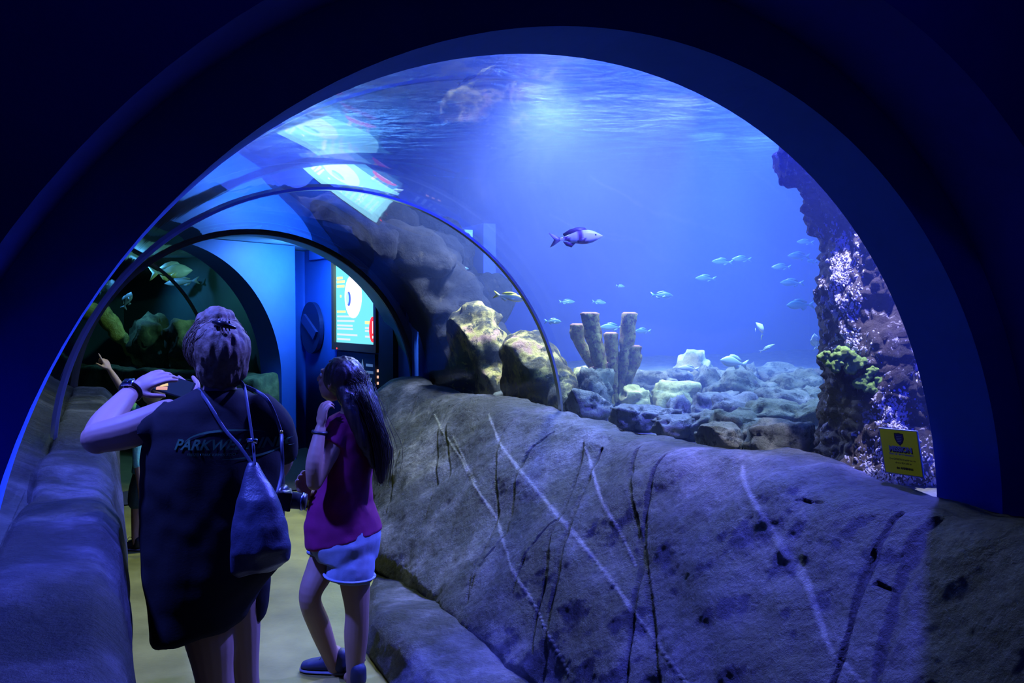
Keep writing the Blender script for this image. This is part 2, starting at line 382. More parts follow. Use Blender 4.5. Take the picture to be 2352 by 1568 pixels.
def rock_mat(m):
    tc = N(m, 'ShaderNodeTexCoord'); at = N(m, 'ShaderNodeAttribute', attribute_name='Col'); sp = N(m, 'ShaderNodeSeparateColor'); L(m, at, 0, sp, 0)
    n1 = N(m, 'ShaderNodeTexNoise', i_Scale=2.6, i_Detail=9, i_Roughness=.62); L(m, tc, 'Object', n1, 0)
    r = ramp(m, n1, 0, [(.42, (.003, .003, .004)), (.485, (.017, .017, .022)), (.545, (.052, .051, .062)), (.66, (.16, .15, .17))])
    n2 = N(m, 'ShaderNodeTexNoise', i_Scale=26, i_Detail=8, i_Roughness=.7); L(m, tc, 'Object', n2, 0)
    r2 = ramp(m, n2, 0, [(.3, (.5, .5, .5)), (.65, (1.25, 1.25, 1.25))])
    mu = N(m, 'ShaderNodeMix', data_type='RGBA', blend_type='MULTIPLY'); mu.inputs[0].default_value = .8; L(m, r, 0, mu, 6); L(m, r2, 0, mu, 7)
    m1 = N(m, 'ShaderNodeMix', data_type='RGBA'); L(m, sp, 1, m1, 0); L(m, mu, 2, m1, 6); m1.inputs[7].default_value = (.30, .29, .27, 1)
    m2 = N(m, 'ShaderNodeMix', data_type='RGBA'); L(m, sp, 0, m2, 0); L(m, m1, 2, m2, 6); m2.inputs[7].default_value = (.004, .004, .004, 1)
    L(m, m2, 2, bsdf(m), 'Base Color')
    b = N(m, 'ShaderNodeBump', i_Strength=1.0, i_Distance=.05); L(m, n2, 0, b, 'Height')
    n3 = N(m, 'ShaderNodeTexNoise', i_Scale=90, i_Detail=5, i_Roughness=.7); L(m, tc, 'Object', n3, 0); b2 = N(m, 'ShaderNodeBump', i_Strength=.7, i_Distance=.004); L(m, n3, 0, b2, 'Height'); L(m, b, 0, b2, 'Normal'); L(m, b2, 0, bsdf(m), 'Normal')
rock_mat(MAT_ROCKWALL)
def parapet(name, sec, s0, s1, ns, amp, seed, label=None, face=False, cat='wall', endtaper=None, parent=None):
    n_ = len(sec); ctr = Vector((sum(p.x for p in sec)/n_, sum(p.y for p in sec)/n_)); nrm = []
    for i in range(n_):
        t = (sec[(i+1) % n_]-sec[i-1]).normalized(); q = Vector((t.y, -t.x))
        nrm.append(q)
    ar = sum(sec[i].x*sec[(i+1) % n_].y-sec[(i+1) % n_].x*sec[i].y for i in range(n_))
    if ar < 0: nrm = [-q for q in nrm]
    dk = np.zeros((ns, n_)); lt = np.zeros((ns, n_))
    if face:
        SS = np.linspace(s0, s1, ns)[:, None]; DD = np.array([(p-FA).dot(FD) for p in sec])[None, :]
        onf = np.array([1.0 if abs((p-FA).dot(Vector((-FD.y, FD.x)))) < .06 else 0. for p in sec])[None, :]
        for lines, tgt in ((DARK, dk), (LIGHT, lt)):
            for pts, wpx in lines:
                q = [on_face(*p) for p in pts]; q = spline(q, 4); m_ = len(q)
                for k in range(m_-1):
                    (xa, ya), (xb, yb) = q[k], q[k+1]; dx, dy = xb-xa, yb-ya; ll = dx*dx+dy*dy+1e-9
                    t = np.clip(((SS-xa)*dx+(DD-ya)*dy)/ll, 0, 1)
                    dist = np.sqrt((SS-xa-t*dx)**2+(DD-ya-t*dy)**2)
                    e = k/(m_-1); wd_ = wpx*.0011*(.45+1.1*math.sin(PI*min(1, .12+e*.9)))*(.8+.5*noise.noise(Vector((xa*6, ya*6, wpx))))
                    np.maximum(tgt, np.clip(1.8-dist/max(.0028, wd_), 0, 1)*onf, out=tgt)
    vs = []; cols = []
    for j in range(ns):
        s = s0+(s1-s0)*j/(ns-1); k = 1.0
        e = min(1, min(j, ns-1-j)/6)
        for i in range(n_):
            p = sec[i]; v = Vector((p.x*1.0, s, p.y)); o = Vector((seed, seed*2, seed))
            d = amp*fbm(v*1.1+o, 3)+amp*.34*fbm(v*4.5+o, 5)-.35*amp*max(0, noise.noise(v*2.3+o)-.15)
            if p.y < .01: d = 0
            d -= .012*dk[j, i]-.003*lt[j, i]
            q = p+nrm[i]*d; zz = q.y if endtaper is None or p.y < .01 else q.y*endtaper(s)
            if endtaper: q.x = .4+(q.x-.4)*min(1, max(.05, (3.7-s)/1.3))
            vs.append(W(q.x, s, max(0, zz))); cols.append((dk[j, i], lt[j, i], 0))
    fs = [(j*n_+i, j*n_+(i+1) % n_, (j+1)*n_+(i+1) % n_, (j+1)*n_+i) for j in range(ns-1) for i in range(n_)]
    fs += [tuple(range(n_))[::-1], tuple(range((ns-1)*n_, ns*n_))]
    o = mesh(name, vs, fs, MAT_ROCKWALL, label=label, cat=cat, parent=parent)
    at = o.data.color_attributes.new('Col', 'FLOAT_COLOR', 'POINT'); at.data.foreach_set('color', [c for q in cols for c in (*q, 1)])
    return o
secR = soften(section([(1.54, .0), (1.54, 1.02), (1.47, 1.075), (1.25, 1.06), FA, FB, (.33, 0)], [2, 3, 14, 10, 130, 16, 2]), 5)
RPAR = parapet('rock_parapet', secR, -1.75, 6.15, 1300, .058, 3, 'dark cast rock parapet wall with carved cracks, right of the walkway', True)
secL = soften(section([(-1.16, 0), (-1.185, .80), (-1.215, 1.0), (-1.27, 1.06), (-1.47, 1.075), (-1.53, 1.03), (-1.53, 0)], [30, 14, 8, 14, 4, 2, 2]), 3)
parapet('rock_parapet', secL, -1.3, 6.15, 520, .030, 9, 'blue-lit cast rock parapet wall on the left of the walkway', cat='wall')
secS = soften(section([(.40, 0), (.40, .14), (.30, .155), (.02, .15), (-.02, .12), (-.10, 0)], [2, 6, 26, 6, 14, 10]), 2)
parapet('step', secS, -1.7, 3.7, 520, .045, 5, None, cat=None, parent=RPAR, endtaper=lambda s: 1 if s < 2.3 else max(.03, 1-(s-2.3)/1.2))
# ------------------------------------------------------------------ chamber beyond the tunnel and the second tunnel it leads to
TH2 = 1.0; S2, C2 = math.sin(TH2), math.cos(TH2)
def W2(lat, s, z=0.0): return Vector((-3.42-S2*s+lat*C2, 8.5+C2*s+lat*S2, z))
MAT_CHAMBER = noisy('chamber_paint', [(.3, (.02, .10, .5)), (.7, (.03, .13, .58))], 2, bump=.15, bdist=.01, rough=.5)
mesh('floor_chamber', [W(-2.2, 6.35, -.1), W(1.9, 6.35, -.1), Vector((-1.0, 12.2, -.1)), Vector((-7.5, 12.2, -.1)), Vector((-5.5, 7.2, -.1))]+[W(-2.2, 6.35, 0), W(1.9, 6.35, 0), Vector((-1.0, 12.2, 0)), Vector((-7.5, 12.2, 0)), Vector((-5.5, 7.2, 0))],
     [(4,3,2,1,0), (5,6,7,8,9)]+[(i, (i+1) % 5, 5+(i+1) % 5, 5+i) for i in range(5)], noisy('dimmed_floor', [(.3, (.012, .010, .010)), (.7, (.03, .026, .024))], 30, rough=.9), kind='structure', smooth=False)  # floor colour set near black so the lamp-lit floor stays dim
def upright(path, z0, z1, th, k=8):      # a wall standing along a path, thickness to its far side
    q = [Vector(p) for p in spline(path, k)]; q = [Vector((p.x, p.y, 0)) for p in q]; a, b = [], []
    for i, p in enumerate(q):
        t = (q[min(i+1, len(q)-1)]-q[max(0, i-1)]).normalized(); nn = Vector((t.y, -t.x, 0)); a.append(p); b.append(p+nn*th)
    m_ = len(q); vs = [Vector((p.x, p.y, z)) for z in (z0, z1) for p in a+b]; n2 = 2*m_
    loop = list(range(m_))+list(range(2*m_-1, m_-1, -1))
    fs = [(loop[i], loop[(i+1) % n2], loop[(i+1) % n2]+n2, loop[i]+n2) for i in range(n2)]
    fs += [(i, i+1, m_+i+1, m_+i) for i in range(m_-1)]+[(n2+i, n2+i+1, n2+m_+i+1, n2+m_+i) for i in range(m_-1)]
    return vs, fs
# wall with the screen: from the side of the second arch, back into a recess and forward to the right
def along(k): return (.93*(-2.117+.571*k), .93*(10.6-.821*k), 0)       # k metres to the right of the screen's left edge
mesh('wall_chamber', *upright([along(2.0), along(.5), along(-.95), (-2.60, 10.78, 0), (-2.66, 10.55, 0), (-2.60, 10.2, 0), (-2.50, 9.95, 0)], 0, 2.46, .12), MAT_CHAMBER, kind='structure')
arch2 = [(-1.56, 0)]+[(R*math.cos(a), ZC+R*math.sin(a)) for a in [PI-PI*i/n for i in range(n+1)]]+[(1.49, 0), (1.70, 0), (1.70, 2.46), (-1.56, 2.46)]
mesh('wall_arch', *extrude([(-1.49, 0)]+arch2[1:-1]+[(-1.56, 2.46), (-1.56, 0)], 0, .34, W2), MAT_CHAMBER, kind='structure', smooth=False)
mesh('ceiling_chamber', [W(-2.0, 6.35, z) for z in (2.47, 2.55)]+[W(2.2, 6.35, z) for z in (2.47, 2.55)]+[Vector((-.9, 12.2, z)) for z in (2.47, 2.55)]+[Vector((-7.5, 12.2, z)) for z in (2.47, 2.55)]+[Vector((-5.5, 7.2, z)) for z in (2.47, 2.55)],
     [(0,2,4,6,8), (1,9,7,5,3)]+[(i*2, i*2+1, ((i+1) % 5)*2+1, ((i+1) % 5)*2) for i in range(5)], noisy('chamber_ceiling', [(.3, (.15, .4, .55)), (.7, (.2, .45, .6))], 2, bump=.1), kind='structure', smooth=False)
mesh('trim_6', *upright([along(2.0), along(-.8)], 2.33, 2.455, -.07, 2), MAT_CHAMBER, kind='structure', smooth=False)
mesh('window_3', *shell(R+.004, R+.07, .36, 4.0, W2), MAT_ACR, kind='structure')
mesh('trim_7', *shell(R-.02, R+.01, 1.20, 1.23, W2), MAT_STEEL, kind='structure')
mesh('wall_side_tank_right', *upright([W2(2.6, 4.7), W2(2.55, 3), W2(2.4, 1.6), W2(2.0, .9), W2(1.78, .36)], .4, 3, .05), MAT_GREENWALL, kind='structure', smooth=False)
mesh('wall_side_tank_back', *extrude([(-3, .0), (2.6, .0), (2.6, 3), (-3, 3)], 4.6, 4.7, W2), MAT_GREENWALL, kind='structure', smooth=False)
mesh('ceiling_side_tank', *extrude([(-3, 3), (2.6, 3), (2.6, 3.05), (-3, 3.05)], .36, 4.7, W2), MAT_DARKPAINT, kind='structure', smooth=False)
mesh('floor_side_tank', *upright([W2(1.95, 4.6), W2(1.95, 2), W2(1.75, .5)], .5, .92, .8), MAT_SAND, kind='structure', smooth=False)
MAT_MOSSROCK = noisy('mossy_rock', [(.3, (.02, .03, .015)), (.5, (.07, .10, .04)), (.7, (.2, .24, .1))], 5, bump=.7, rough=.85)
def rockpar2(name, l0, l1, seed, label):
    sec = soften(section([(l0, 0), (l0, .9), (l0+.03, .99), (l1, 1.0), (l1, 0)], [14, 5, 12, 3, 2]), 2); vs = []; ns = 120; m_ = len(sec)
    for j in range(ns):
        s = .03+3.9*j/(ns-1)
        for p in sec:
            d = .04*fbm(Vector((p.x, s, p.y))*2.5+Vector((seed, 0, 0)), 4); vs.append(W2(p.x+d*.6, s, max(0, p.y+(d if p.y > .05 else 0))))
    fs = [(j*m_+i, j*m_+(i+1) % m_, (j+1)*m_+(i+1) % m_, (j+1)*m_+i) for j in range(ns-1) for i in range(m_)]+[tuple(range(m_))[::-1], tuple(range((ns-1)*m_, ns*m_))]
    mesh(name, vs, fs, MAT_MOSSROCK, label=label, cat='wall')
rockpar2('rock_parapet', 1.12, 1.485, 31, 'mossy green rock parapet inside the far second tunnel')
mesh('floor_second_tunnel', *extrude([(-1.3, -.02), (1.12, -.02), (1.12, .004), (-1.3, .004)], .02, 4.5, W2), fl.data.materials[0], kind='structure', smooth=False)
light('chamber_lamp', 'AREA', (-2.2, 9.3, 2.44), (-2.75, 10.2, .9), 60, (.1, .38, 1), .35)
light('chamber_ceiling_wash', 'SPOT', (-1.9, 9.3, 2.0), (-2.5, 9.8, 2.47), 14, (.3, .75, 1), .05, 150, 1)
light('side_tank_fill', 'SPOT', W2(1.78, 1.2, 2.40), W2(2.2, 3.2, 1.2), 34, (.3, .85, .8), .05, 120, 1)  # unseen light added to brighten the side tank
light('side_tank_blue_fill', 'SPOT', W2(1.72, 3.3, 2.42), W2(2.3, 2.6, 1.2), 45, (.1, .4, .9), .05, 130, 1)  # second added fill for the side tank

# screen on the wall: a plane frame with its own picture
def onwall(k, z, off=0.0):                # k along the wall, z up, off towards the room
    p = Vector(along(k)); return Vector((p.x-.821*off, p.y-.571*off, 1.7+(z-1.7)*.93 if z > .2 else z))
def wbox(k0, k1, z0, z1, o0, o1):
    return [onwall(k, z, o) for z in (z0, z1) for o in (o0, o1) for k in (k0, k1)], [(0,2,3,1),(4,5,7,6),(0,1,5,4),(2,6,7,3),(0,4,6,2),(1,3,7,5)]
def glow(name, c, s): return M(name, (0, 0, 0), .6, emit=c, es=s)
TV = empty('display_screen', onwall(.55, 1.25, 0), 'bright turquoise display screen in a brown frame on the chamber wall', 'screen')
def tvp(name, g, mat, parent=TV, **k):
    o = mesh(name, g[0], g[1], mat, smooth=False, **k); o.parent = parent; o.matrix_parent_inverse = Matrix.Translation(-parent.location) if parent.type == 'EMPTY' else Matrix.Identity(4); return o
k0, k1, z0, z1 = 0.0, 1.10, 1.335, 2.28
fr = join(wbox(k0-.075, k0, z0-.09, z1+.04, .0, .075), wbox(k1, k1+.06, z0-.09, z1+.04, 0, .075), wbox(k0, k1, z0-.09, z0, 0, .075), wbox(k0, k1, z1, z1+.04, 0, .075))
tvp('frame', fr, M('brown_frame', (.10, .05, .02), .4))
pan = tvp('panel', wbox(k0, k1, z0, z1, .01, .045), glow('screen_cyan', (.14, .62, .78), 1.3))
def disc(kc, zc, rk, rz, off, m=28, th=.003, part=None):
    a0, a1 = (0, 2*PI) if part is None else part
    pts = [(kc+rk*math.cos(a0+(a1-a0)*i/m), zc+rz*math.sin(a0+(a1-a0)*i/m)) for i in range(m)]
    vs = [onwall(x, z, o) for o in (off, off+th) for x, z in pts]
    return vs, [tuple(range(m)), tuple(range(m, 2*m))[::-1]]+[(i, (i+1) % m, m+(i+1) % m, m+i) for i in range(m)]
def sub(name, g, mat): return tvp(name, g, mat, pan)
white = glow('screen_white', (1, .93, .97), 1.25)
sub('white_disc', disc(.50, 1.89, .24, .26, .0455), white)
sub('blue_drop', disc(.385, 1.86, .055, .085, .049), glow('screen_blue', (.06, .13, .75), 1.3))
sub('light_drop_half', disc(.355, 1.865, .034, .07, .0525), glow('screen_lightblue', (.3, .7, .9), 1.8))
red = sub('red_oval', disc(1.03, 1.505, .09, .145, .049), glow('screen_red', (.9, .02, .02), 1.8))
sub('oval_mark', join(disc(1.04, 1.42, .012, .016, .0525), wbox(1.03, 1.04, 1.46, 1.60, .0525, .055)), white)
orange = glow('screen_orange', (.95, .75, .2), 1.7)
for a_, b_, c_, d_ in ((.03, .26, 2.055, 2.085), (.03, .20, 2.10, 2.13), (.03, .25, 2.0, 2.03), (.12, .16, 1.88, 1.91), (.03, .28, 1.695, 1.72), (.82, .96, 1.565, 1.60)): sub('yellow_text_line', wbox(a_, b_, c_, d_, .0455, .047), orange)
rows = [wbox(.03, .03+w, z, z+.022, .0455, .047) for w, z in ((.55, 1.64), (.50, 1.585), (.45, 1.53), (.46, 1.49), (.58, 1.42), (.38, 1.365))]+[wbox(.82, .97, z, z+.022, .0455, .047) for z in (1.51, 1.475, 1.41)]
pale_ = glow('screen_pale', (.6, .68, .95), 1.2)
for r_ in rows: sub('text_row', r_, pale_)
mk = tvp('standby_light', disc(.09, 1.262, .012, .010, .076), glow('red_led', (1, .05, .05), 2))
light('screen_glow', 'AREA', onwall(.55, 1.8, .12), onwall(.55, 1.75, 2), 6, (.3, .8, 1), .9)
# info panel under the screen
IP = empty('info_panel', onwall(.6, .60, 0), 'dark info panel with a pale sailing boat below the bright screen', 'sign')
tvp('board', wbox(.0, 1.06, .60, 1.225, 0, .04), M('panel_dark', (.01, .02, .05), .4), IP)
pl = M('panel_print', (.5, .55, .6), .6, emit=(.3, .36, .4), es=.12)
tvp('sailing_boat', ([onwall(.66, .97, .042), onwall(.80, .97, .042), onwall(.745, 1.16, .042), onwall(.66, .97, .046), onwall(.80, .97, .046), onwall(.745, 1.16, .046)], [(0,1,2), (5,4,3), (0,3,4,1), (1,4,5,2), (2,5,3,0)]), pl, IP)
for w, z in ((.18, 1.08), (.19, 1.0), (.14, .92), (.06, .85)): tvp('text_line', wbox(.83, .83+w, z, z+.03, .041, .043), pl, IP)
wsp = glow('warm_spots', (1, .6, .45), .8)
for z in (1.03, .96, .89): tvp('small_lamp', wbox(1.13, 1.15, z, z+.03, .0, .05), wsp, IP)
# round plaque
RP = empty('round_plaque', onwall(-.86, 1.16, 0), 'round dark blue plaque with diagonal bands left of the screen', 'sign')
tvp('plate', disc(-.79, 1.50, .33, .335, .02, 48, .05), M('plaque_blue', (.01, .02, .09), .35), RP)
tvp('raised_band', ([onwall(-.98+a+e, 1.63-b+g, o) for o in (.07, .10) for a, b, e, g in ((0, 0, -.05, -.05), (.42, .22, -.05, -.06), (.42, .22, .05, .04), (0, 0, .05, .05))], [(0,1,2,3),(7,6,5,4),(0,4,5,1),(1,5,6,2),(2,6,7,3),(3,7,4,0)]), M('plaque_band', (.03, .05, .22), .3), RP)
# black cabinet edge right of the screen
mesh('dark_cabinet', *wbox(1.20, 1.55, 0, 2.3, .0, .06), M('black_laminate', (.006, .006, .008), .4), smooth=False, label='tall black cabinet standing right of the bright display screen', cat='cabinet')
# ------------------------------------------------------------------ life and rock in the tanks
def reef_mat(name, stops, spots, scale=3, bump=1.0, bd=.03, spot_scale=9, spot_amt=(.55, .68)):
    m = noisy(name, stops, scale, bump=0, rough=.85); tc = m.node_tree.nodes['Texture Coordinate']
    base = bsdf(m).inputs['Base Color'].links[0].from_node
    n2 = N(m, 'ShaderNodeTexNoise', i_Scale=spot_scale, i_Detail=6, i_Roughness=.7); L(m, tc, 'Object', n2, 0)
    r2 = ramp(m, n2, 0, [(spot_amt[0], (0, 0, 0)), (spot_amt[1], (1, 1, 1))])
    mx = N(m, 'ShaderNodeMix', data_type='RGBA'); L(m, r2, 0, mx, 0); L(m, base, 0, mx, 6); mx.inputs[7].default_value = (*spots, 1); L(m, mx, 2, bsdf(m), 'Base Color')
    n3 = N(m, 'ShaderNodeTexNoise', i_Scale=spot_scale*2.2, i_Detail=9, i_Roughness=.75); L(m, tc, 'Object', n3, 0)
    b = N(m, 'ShaderNodeBump', i_Strength=bump, i_Distance=bd); L(m, n3, 0, b, 'Height'); L(m, b, 0, bsdf(m), 'Normal')
    return m
MAT_MASSIF = reef_mat('massif_rock', [(.3, (.005, .005, .008)), (.5, (.014, .014, .020)), (.7, (.04, .035, .038))], (.09, .075, .05), 3.5, spot_scale=9, spot_amt=(.60, .72))
MAT_YELLOW = reef_mat('encrusted_rock', [(.34, (.02, .02, .015)), (.47, (.09, .075, .03)), (.56, (.55, .46, .12)), (.66, (.5, .28, .2))], (.012, .016, .014), 5, spot_scale=7, spot_amt=(.50, .58), bd=.05)
MAT_COLUMN = reef_mat('column_rock', [(.3, (.02, .015, .02)), (.5, (.06, .04, .05)), (.7, (.13, .10, .11))], (.6, .56, .66), 4, spot_scale=22, spot_amt=(.57, .63), bd=.04)
MAT_BOULDER = reef_mat('boulder_rock', [(.3, (.05, .06, .05)), (.5, (.14, .16, .12)), (.7, (.34, .34, .27))], (.012, .02, .018), 4, spot_scale=11, spot_amt=(.5, .6), bd=.04)
MAT_BOULDER_Y = reef_mat('mossy_boulder', [(.3, (.16, .16, .04)), (.5, (.42, .4, .14)), (.7, (.6, .55, .25))], (.08, .10, .05), 3, spot_scale=8, bd=.02)
def keep_out(vs, r=1.60, cap=True):          # rock stops at the acrylic
    out = []
    for p in vs:
        l, s, z = w2t(p); dz = z-ZC; d = math.hypot(l, dz)
        if s > 6.27 and cap: s = 6.27; p = W(l, s, z)
        if s < 6.30 and d < r and (dz > 0 or abs(l) < r):
            if dz < 0: l = math.copysign(r, l)
            else: l, dz = l*r/max(d, .01), dz*r/max(d, .01)
            p = W(l, s, ZC+dz)
        out.append(p)
    return out
def blobs(name, lst, mat, label, cat='rock', voxel=.05, amp=.12, freq=2.2, seed=1, fine=.04, ff=9, base=None, group=None, keep=True):
    vs, fs, ns = union([ball(c, r, 18, 10) for c, r in lst], voxel, 3)
    vs = [v+n_*(amp*fbm(v*freq+Vector((seed, seed*2, seed*3)), 4)+fine*abs(noise.noise(v*ff+Vector((seed, 0, 0))))) for v, n_ in zip(vs, ns)]
    if keep: vs = keep_out(vs)
    return mesh(name, vs, fs, mat, label=label, cat=cat, group=group, loc=base)
# rock massif arching over the far end of the tunnel
T = lambda l, s, z: W(l, s, z)
ml = [(T(-1.1, 6.0, 2.05), (.45, .5, .3)), (T(-.6, 5.9, 2.38), (.5, .55, .28)), (T(0, 5.85, 2.48), (.5, .5, .27)), (T(.5, 5.9, 2.45), (.45, .5, .26)), (T(.95, 5.9, 2.28), (.4, .5, .30)),
      (T(1.75, 6.0, 1.72), (.42, .6, .42)), (T(1.5, 6.0, 2.0), (.4, .5, .33)), (T(1.95, 6.0, 1.35), (.45, .7, .42)), (T(2.2, 6.1, 1.12), (.5, .7, .45)), (T(1.9, 5.6, 1.1), (.45, .7, .35)), (T(1.75, 5.2, 1.15), (.28, .4, .38)),
      (T(0, 6.2, 2.55), (.6, .6, .2)), (T(-.5, 6.6, 2.62), (.8, .7, .2)), (T(.8, 6.7, 2.60), (.9, .7, .2)), (T(1.6, 6.8, 2.3), (.6, .8, .3)), (T(2.0, 6.8, 1.7), (.5, .8, .5))]
blobs('reef_massif', ml, MAT_MASSIF, 'dark craggy reef rock arching over the far end of the acrylic tunnel', amp=.16, freq=2.4, seed=4, fine=.05)
blobs('reef_rock', [(uv2w(905, 560, 8.05), (.26, .3, .17)), (uv2w(965, 580, 8.0), (.24, .3, .2)), (uv2w(1012, 605, 7.95), (.15, .2, .14)), (uv2w(880, 610, 8.1), (.3, .3, .2))], MAT_MASSIF, 'rounded overhanging rock knob with a pale crust on its top', seed=8, amp=.08, voxel=.035, fine=.03)
blobs('reef_rock', [(uv2w(1105, 730, 7.6), (.2, .25, .14)), (uv2w(1080, 790, 7.5), (.3, .3, .25)), (uv2w(1118, 800, 7.4), (.2, .3, .25)), (uv2w(1060, 860, 7.5), (.35, .3, .25)), (uv2w(1120, 880, 7.3), (.16, .25, .2))], MAT_YELLOW, 'tall dark reef rock crusted yellow along its right shoulder', seed=12, amp=.09, voxel=.035, fine=.04)
blobs('reef_rock', [(uv2w(1205, 820, 6.7), (.17, .3, .17)), (uv2w(1240, 860, 6.6), (.25, .3, .22)), (uv2w(1190, 880, 6.6), (.22, .3, .18)), (uv2w(1275, 890, 6.5), (.14, .22, .18)), (uv2w(1300, 920, 6.3), (.12, .2, .12))], MAT_YELLOW, 'ochre yellow encrusted rock behind the steel seam ring', seed=17, amp=.08, voxel=.03, fine=.04)
blobs('reef_rock', [(uv2w(1040, 895, 8.0), (.25, .25, .14)), (uv2w(1110, 905, 7.5), (.22, .2, .12)), (uv2w(1180, 915, 7.0), (.2, .2, .10))], MAT_BOULDER, 'low grey rubble bank against the glass left of the seam ring', seed=21, amp=.06, voxel=.03, fine=.03)
# encrusted rock column beside the sign
cl = []
for u, v, d, r in ((1945, 360, 4.2, (.30, .3, .2)), (1950, 450, 4.15, (.19, .3, .3)), (1985, 560, 4.1, (.19, .3, .3)), (1990, 680, 4.05, (.2, .3, .3)), (1995, 800, 4.0, (.21, .3, .28)), (2000, 920, 3.95, (.205, .3, .28)), (2000, 1020, 3.9, (.21, .3, .2)), (1995, 1070, 3.85, (.22, .25, .1)),
                   (2070, 640, 4.1, (.15, .3, .3)), (2080, 780, 4.05, (.17, .3, .3)), (2090, 920, 3.95, (.17, .3, .3)), (2090, 1040, 3.85, (.17, .25, .2)), (1960, 200, 4.4, (.3, .35, .5)), (2060, 400, 4.3, (.3, .3, .5))):
    cl.append((uv2w(u, v, d), r))
blobs('rock_column', cl, MAT_COLUMN, 'tall rock column crusted with white and violet growths behind the yellow sign', seed=30, amp=.07, freq=3, voxel=.016, fine=.05, ff=22)
MAT_CRUST = noisy('white_crust', [(.3, (.25, .23, .34)), (.7, (.62, .6, .7))], 20, bump=.5, rough=.6)
def crust(seed, label, spots, r0=.0042):
    ps = []; rnd = random.Random(seed)
    for u, v, d, spread, cnt in spots:
        for _ in range(cnt*9):
            p = uv2w(u+rnd.gauss(0, spread), v+rnd.gauss(0, spread*1.3), d)
            hit = colbvh.ray_cast(Vector((p.x, p.y-1.2, p.z)), Vector((0, 1, 0)))
            if hit[0] is None: continue
            r = r0*rnd.uniform(.5, 1.5); ps.append(ball(hit[0], (r, r*.5, r*rnd.uniform(.8, 2.6)), 6, 5, (rnd.uniform(-.6, .6), rnd.uniform(-1, 1), 0)))
    v_, f_ = join(*ps); mesh('coral_crust', v_, f_, MAT_CRUST, label=label, cat='coral', kind='stuff')
colo = bpy.data.objects['rock_column']; dg = bpy.context.evaluated_depsgraph_get(); colbvh = BVHTree.FromObject(colo, dg)
crust(1, 'white knobbly growth scattered over the rock column', [(1910, 620, 4, 18, 60), (1905, 700, 4, 16, 50), (1920, 560, 4, 18, 34), (1915, 780, 4, 16, 30), (1975, 930, 4, 18, 40), (1985, 1000, 4, 22, 60), (1940, 1050, 4, 26, 50), (2072, 800, 4, 10, 40), (2060, 850, 4, 10, 36), (2040, 1085, 4, 34, 60), (2085, 900, 4, 14, 26), (1960, 480, 4.1, 18, 16)])
# green soft corals on the column
MAT_SOFT = noisy('green_soft_coral', [(.3, (.08, .20, .02)), (.7, (.26, .42, .07))], 14, bump=.6, bscale=60, rough=.8)
def soft_coral(pts, label, seed):
    rnd = random.Random(seed); parts = []
    for u, v, r in pts:
        p = uv2w(u, v, 3.70); parts.append(ball(p, (r*.68, r*.6, r*.55), 16, 10)); 
        for _ in range(7):
            a = rnd.uniform(0, 6.28); parts.append(ball(p+Vector((math.cos(a)*r*.75, -rnd.random()*r*.4, math.sin(a)*r*.5)), r*rnd.uniform(.22, .34), 10, 8))
        parts.append(tube([p, uv2w(u+8, v+12, 3.95)], [r*.6, r*.5], 10, 2))
    vs, fs, ns = union(parts, .0038, 1); vs = [v+n_*.003*noise.noise(v*90) for v, n_ in zip(vs, ns)]
    mesh('soft_coral', vs, fs, MAT_SOFT, label=label, cat='coral')
soft_coral([(1892, 818, .035), (1915, 838, .04), (1938, 808, .045), (1962, 828, .05), (1925, 812, .03), (1955, 846, .035)], 'lobed green soft coral on the left edge of the rock column', 3)
soft_coral([(1970, 880, .035), (1995, 888, .035), (2020, 878, .038), (1988, 868, .03), (2012, 900, .035), (2030, 892, .035), (2002, 850, .028)], 'frilly olive soft coral lower down on the rock column', 4)
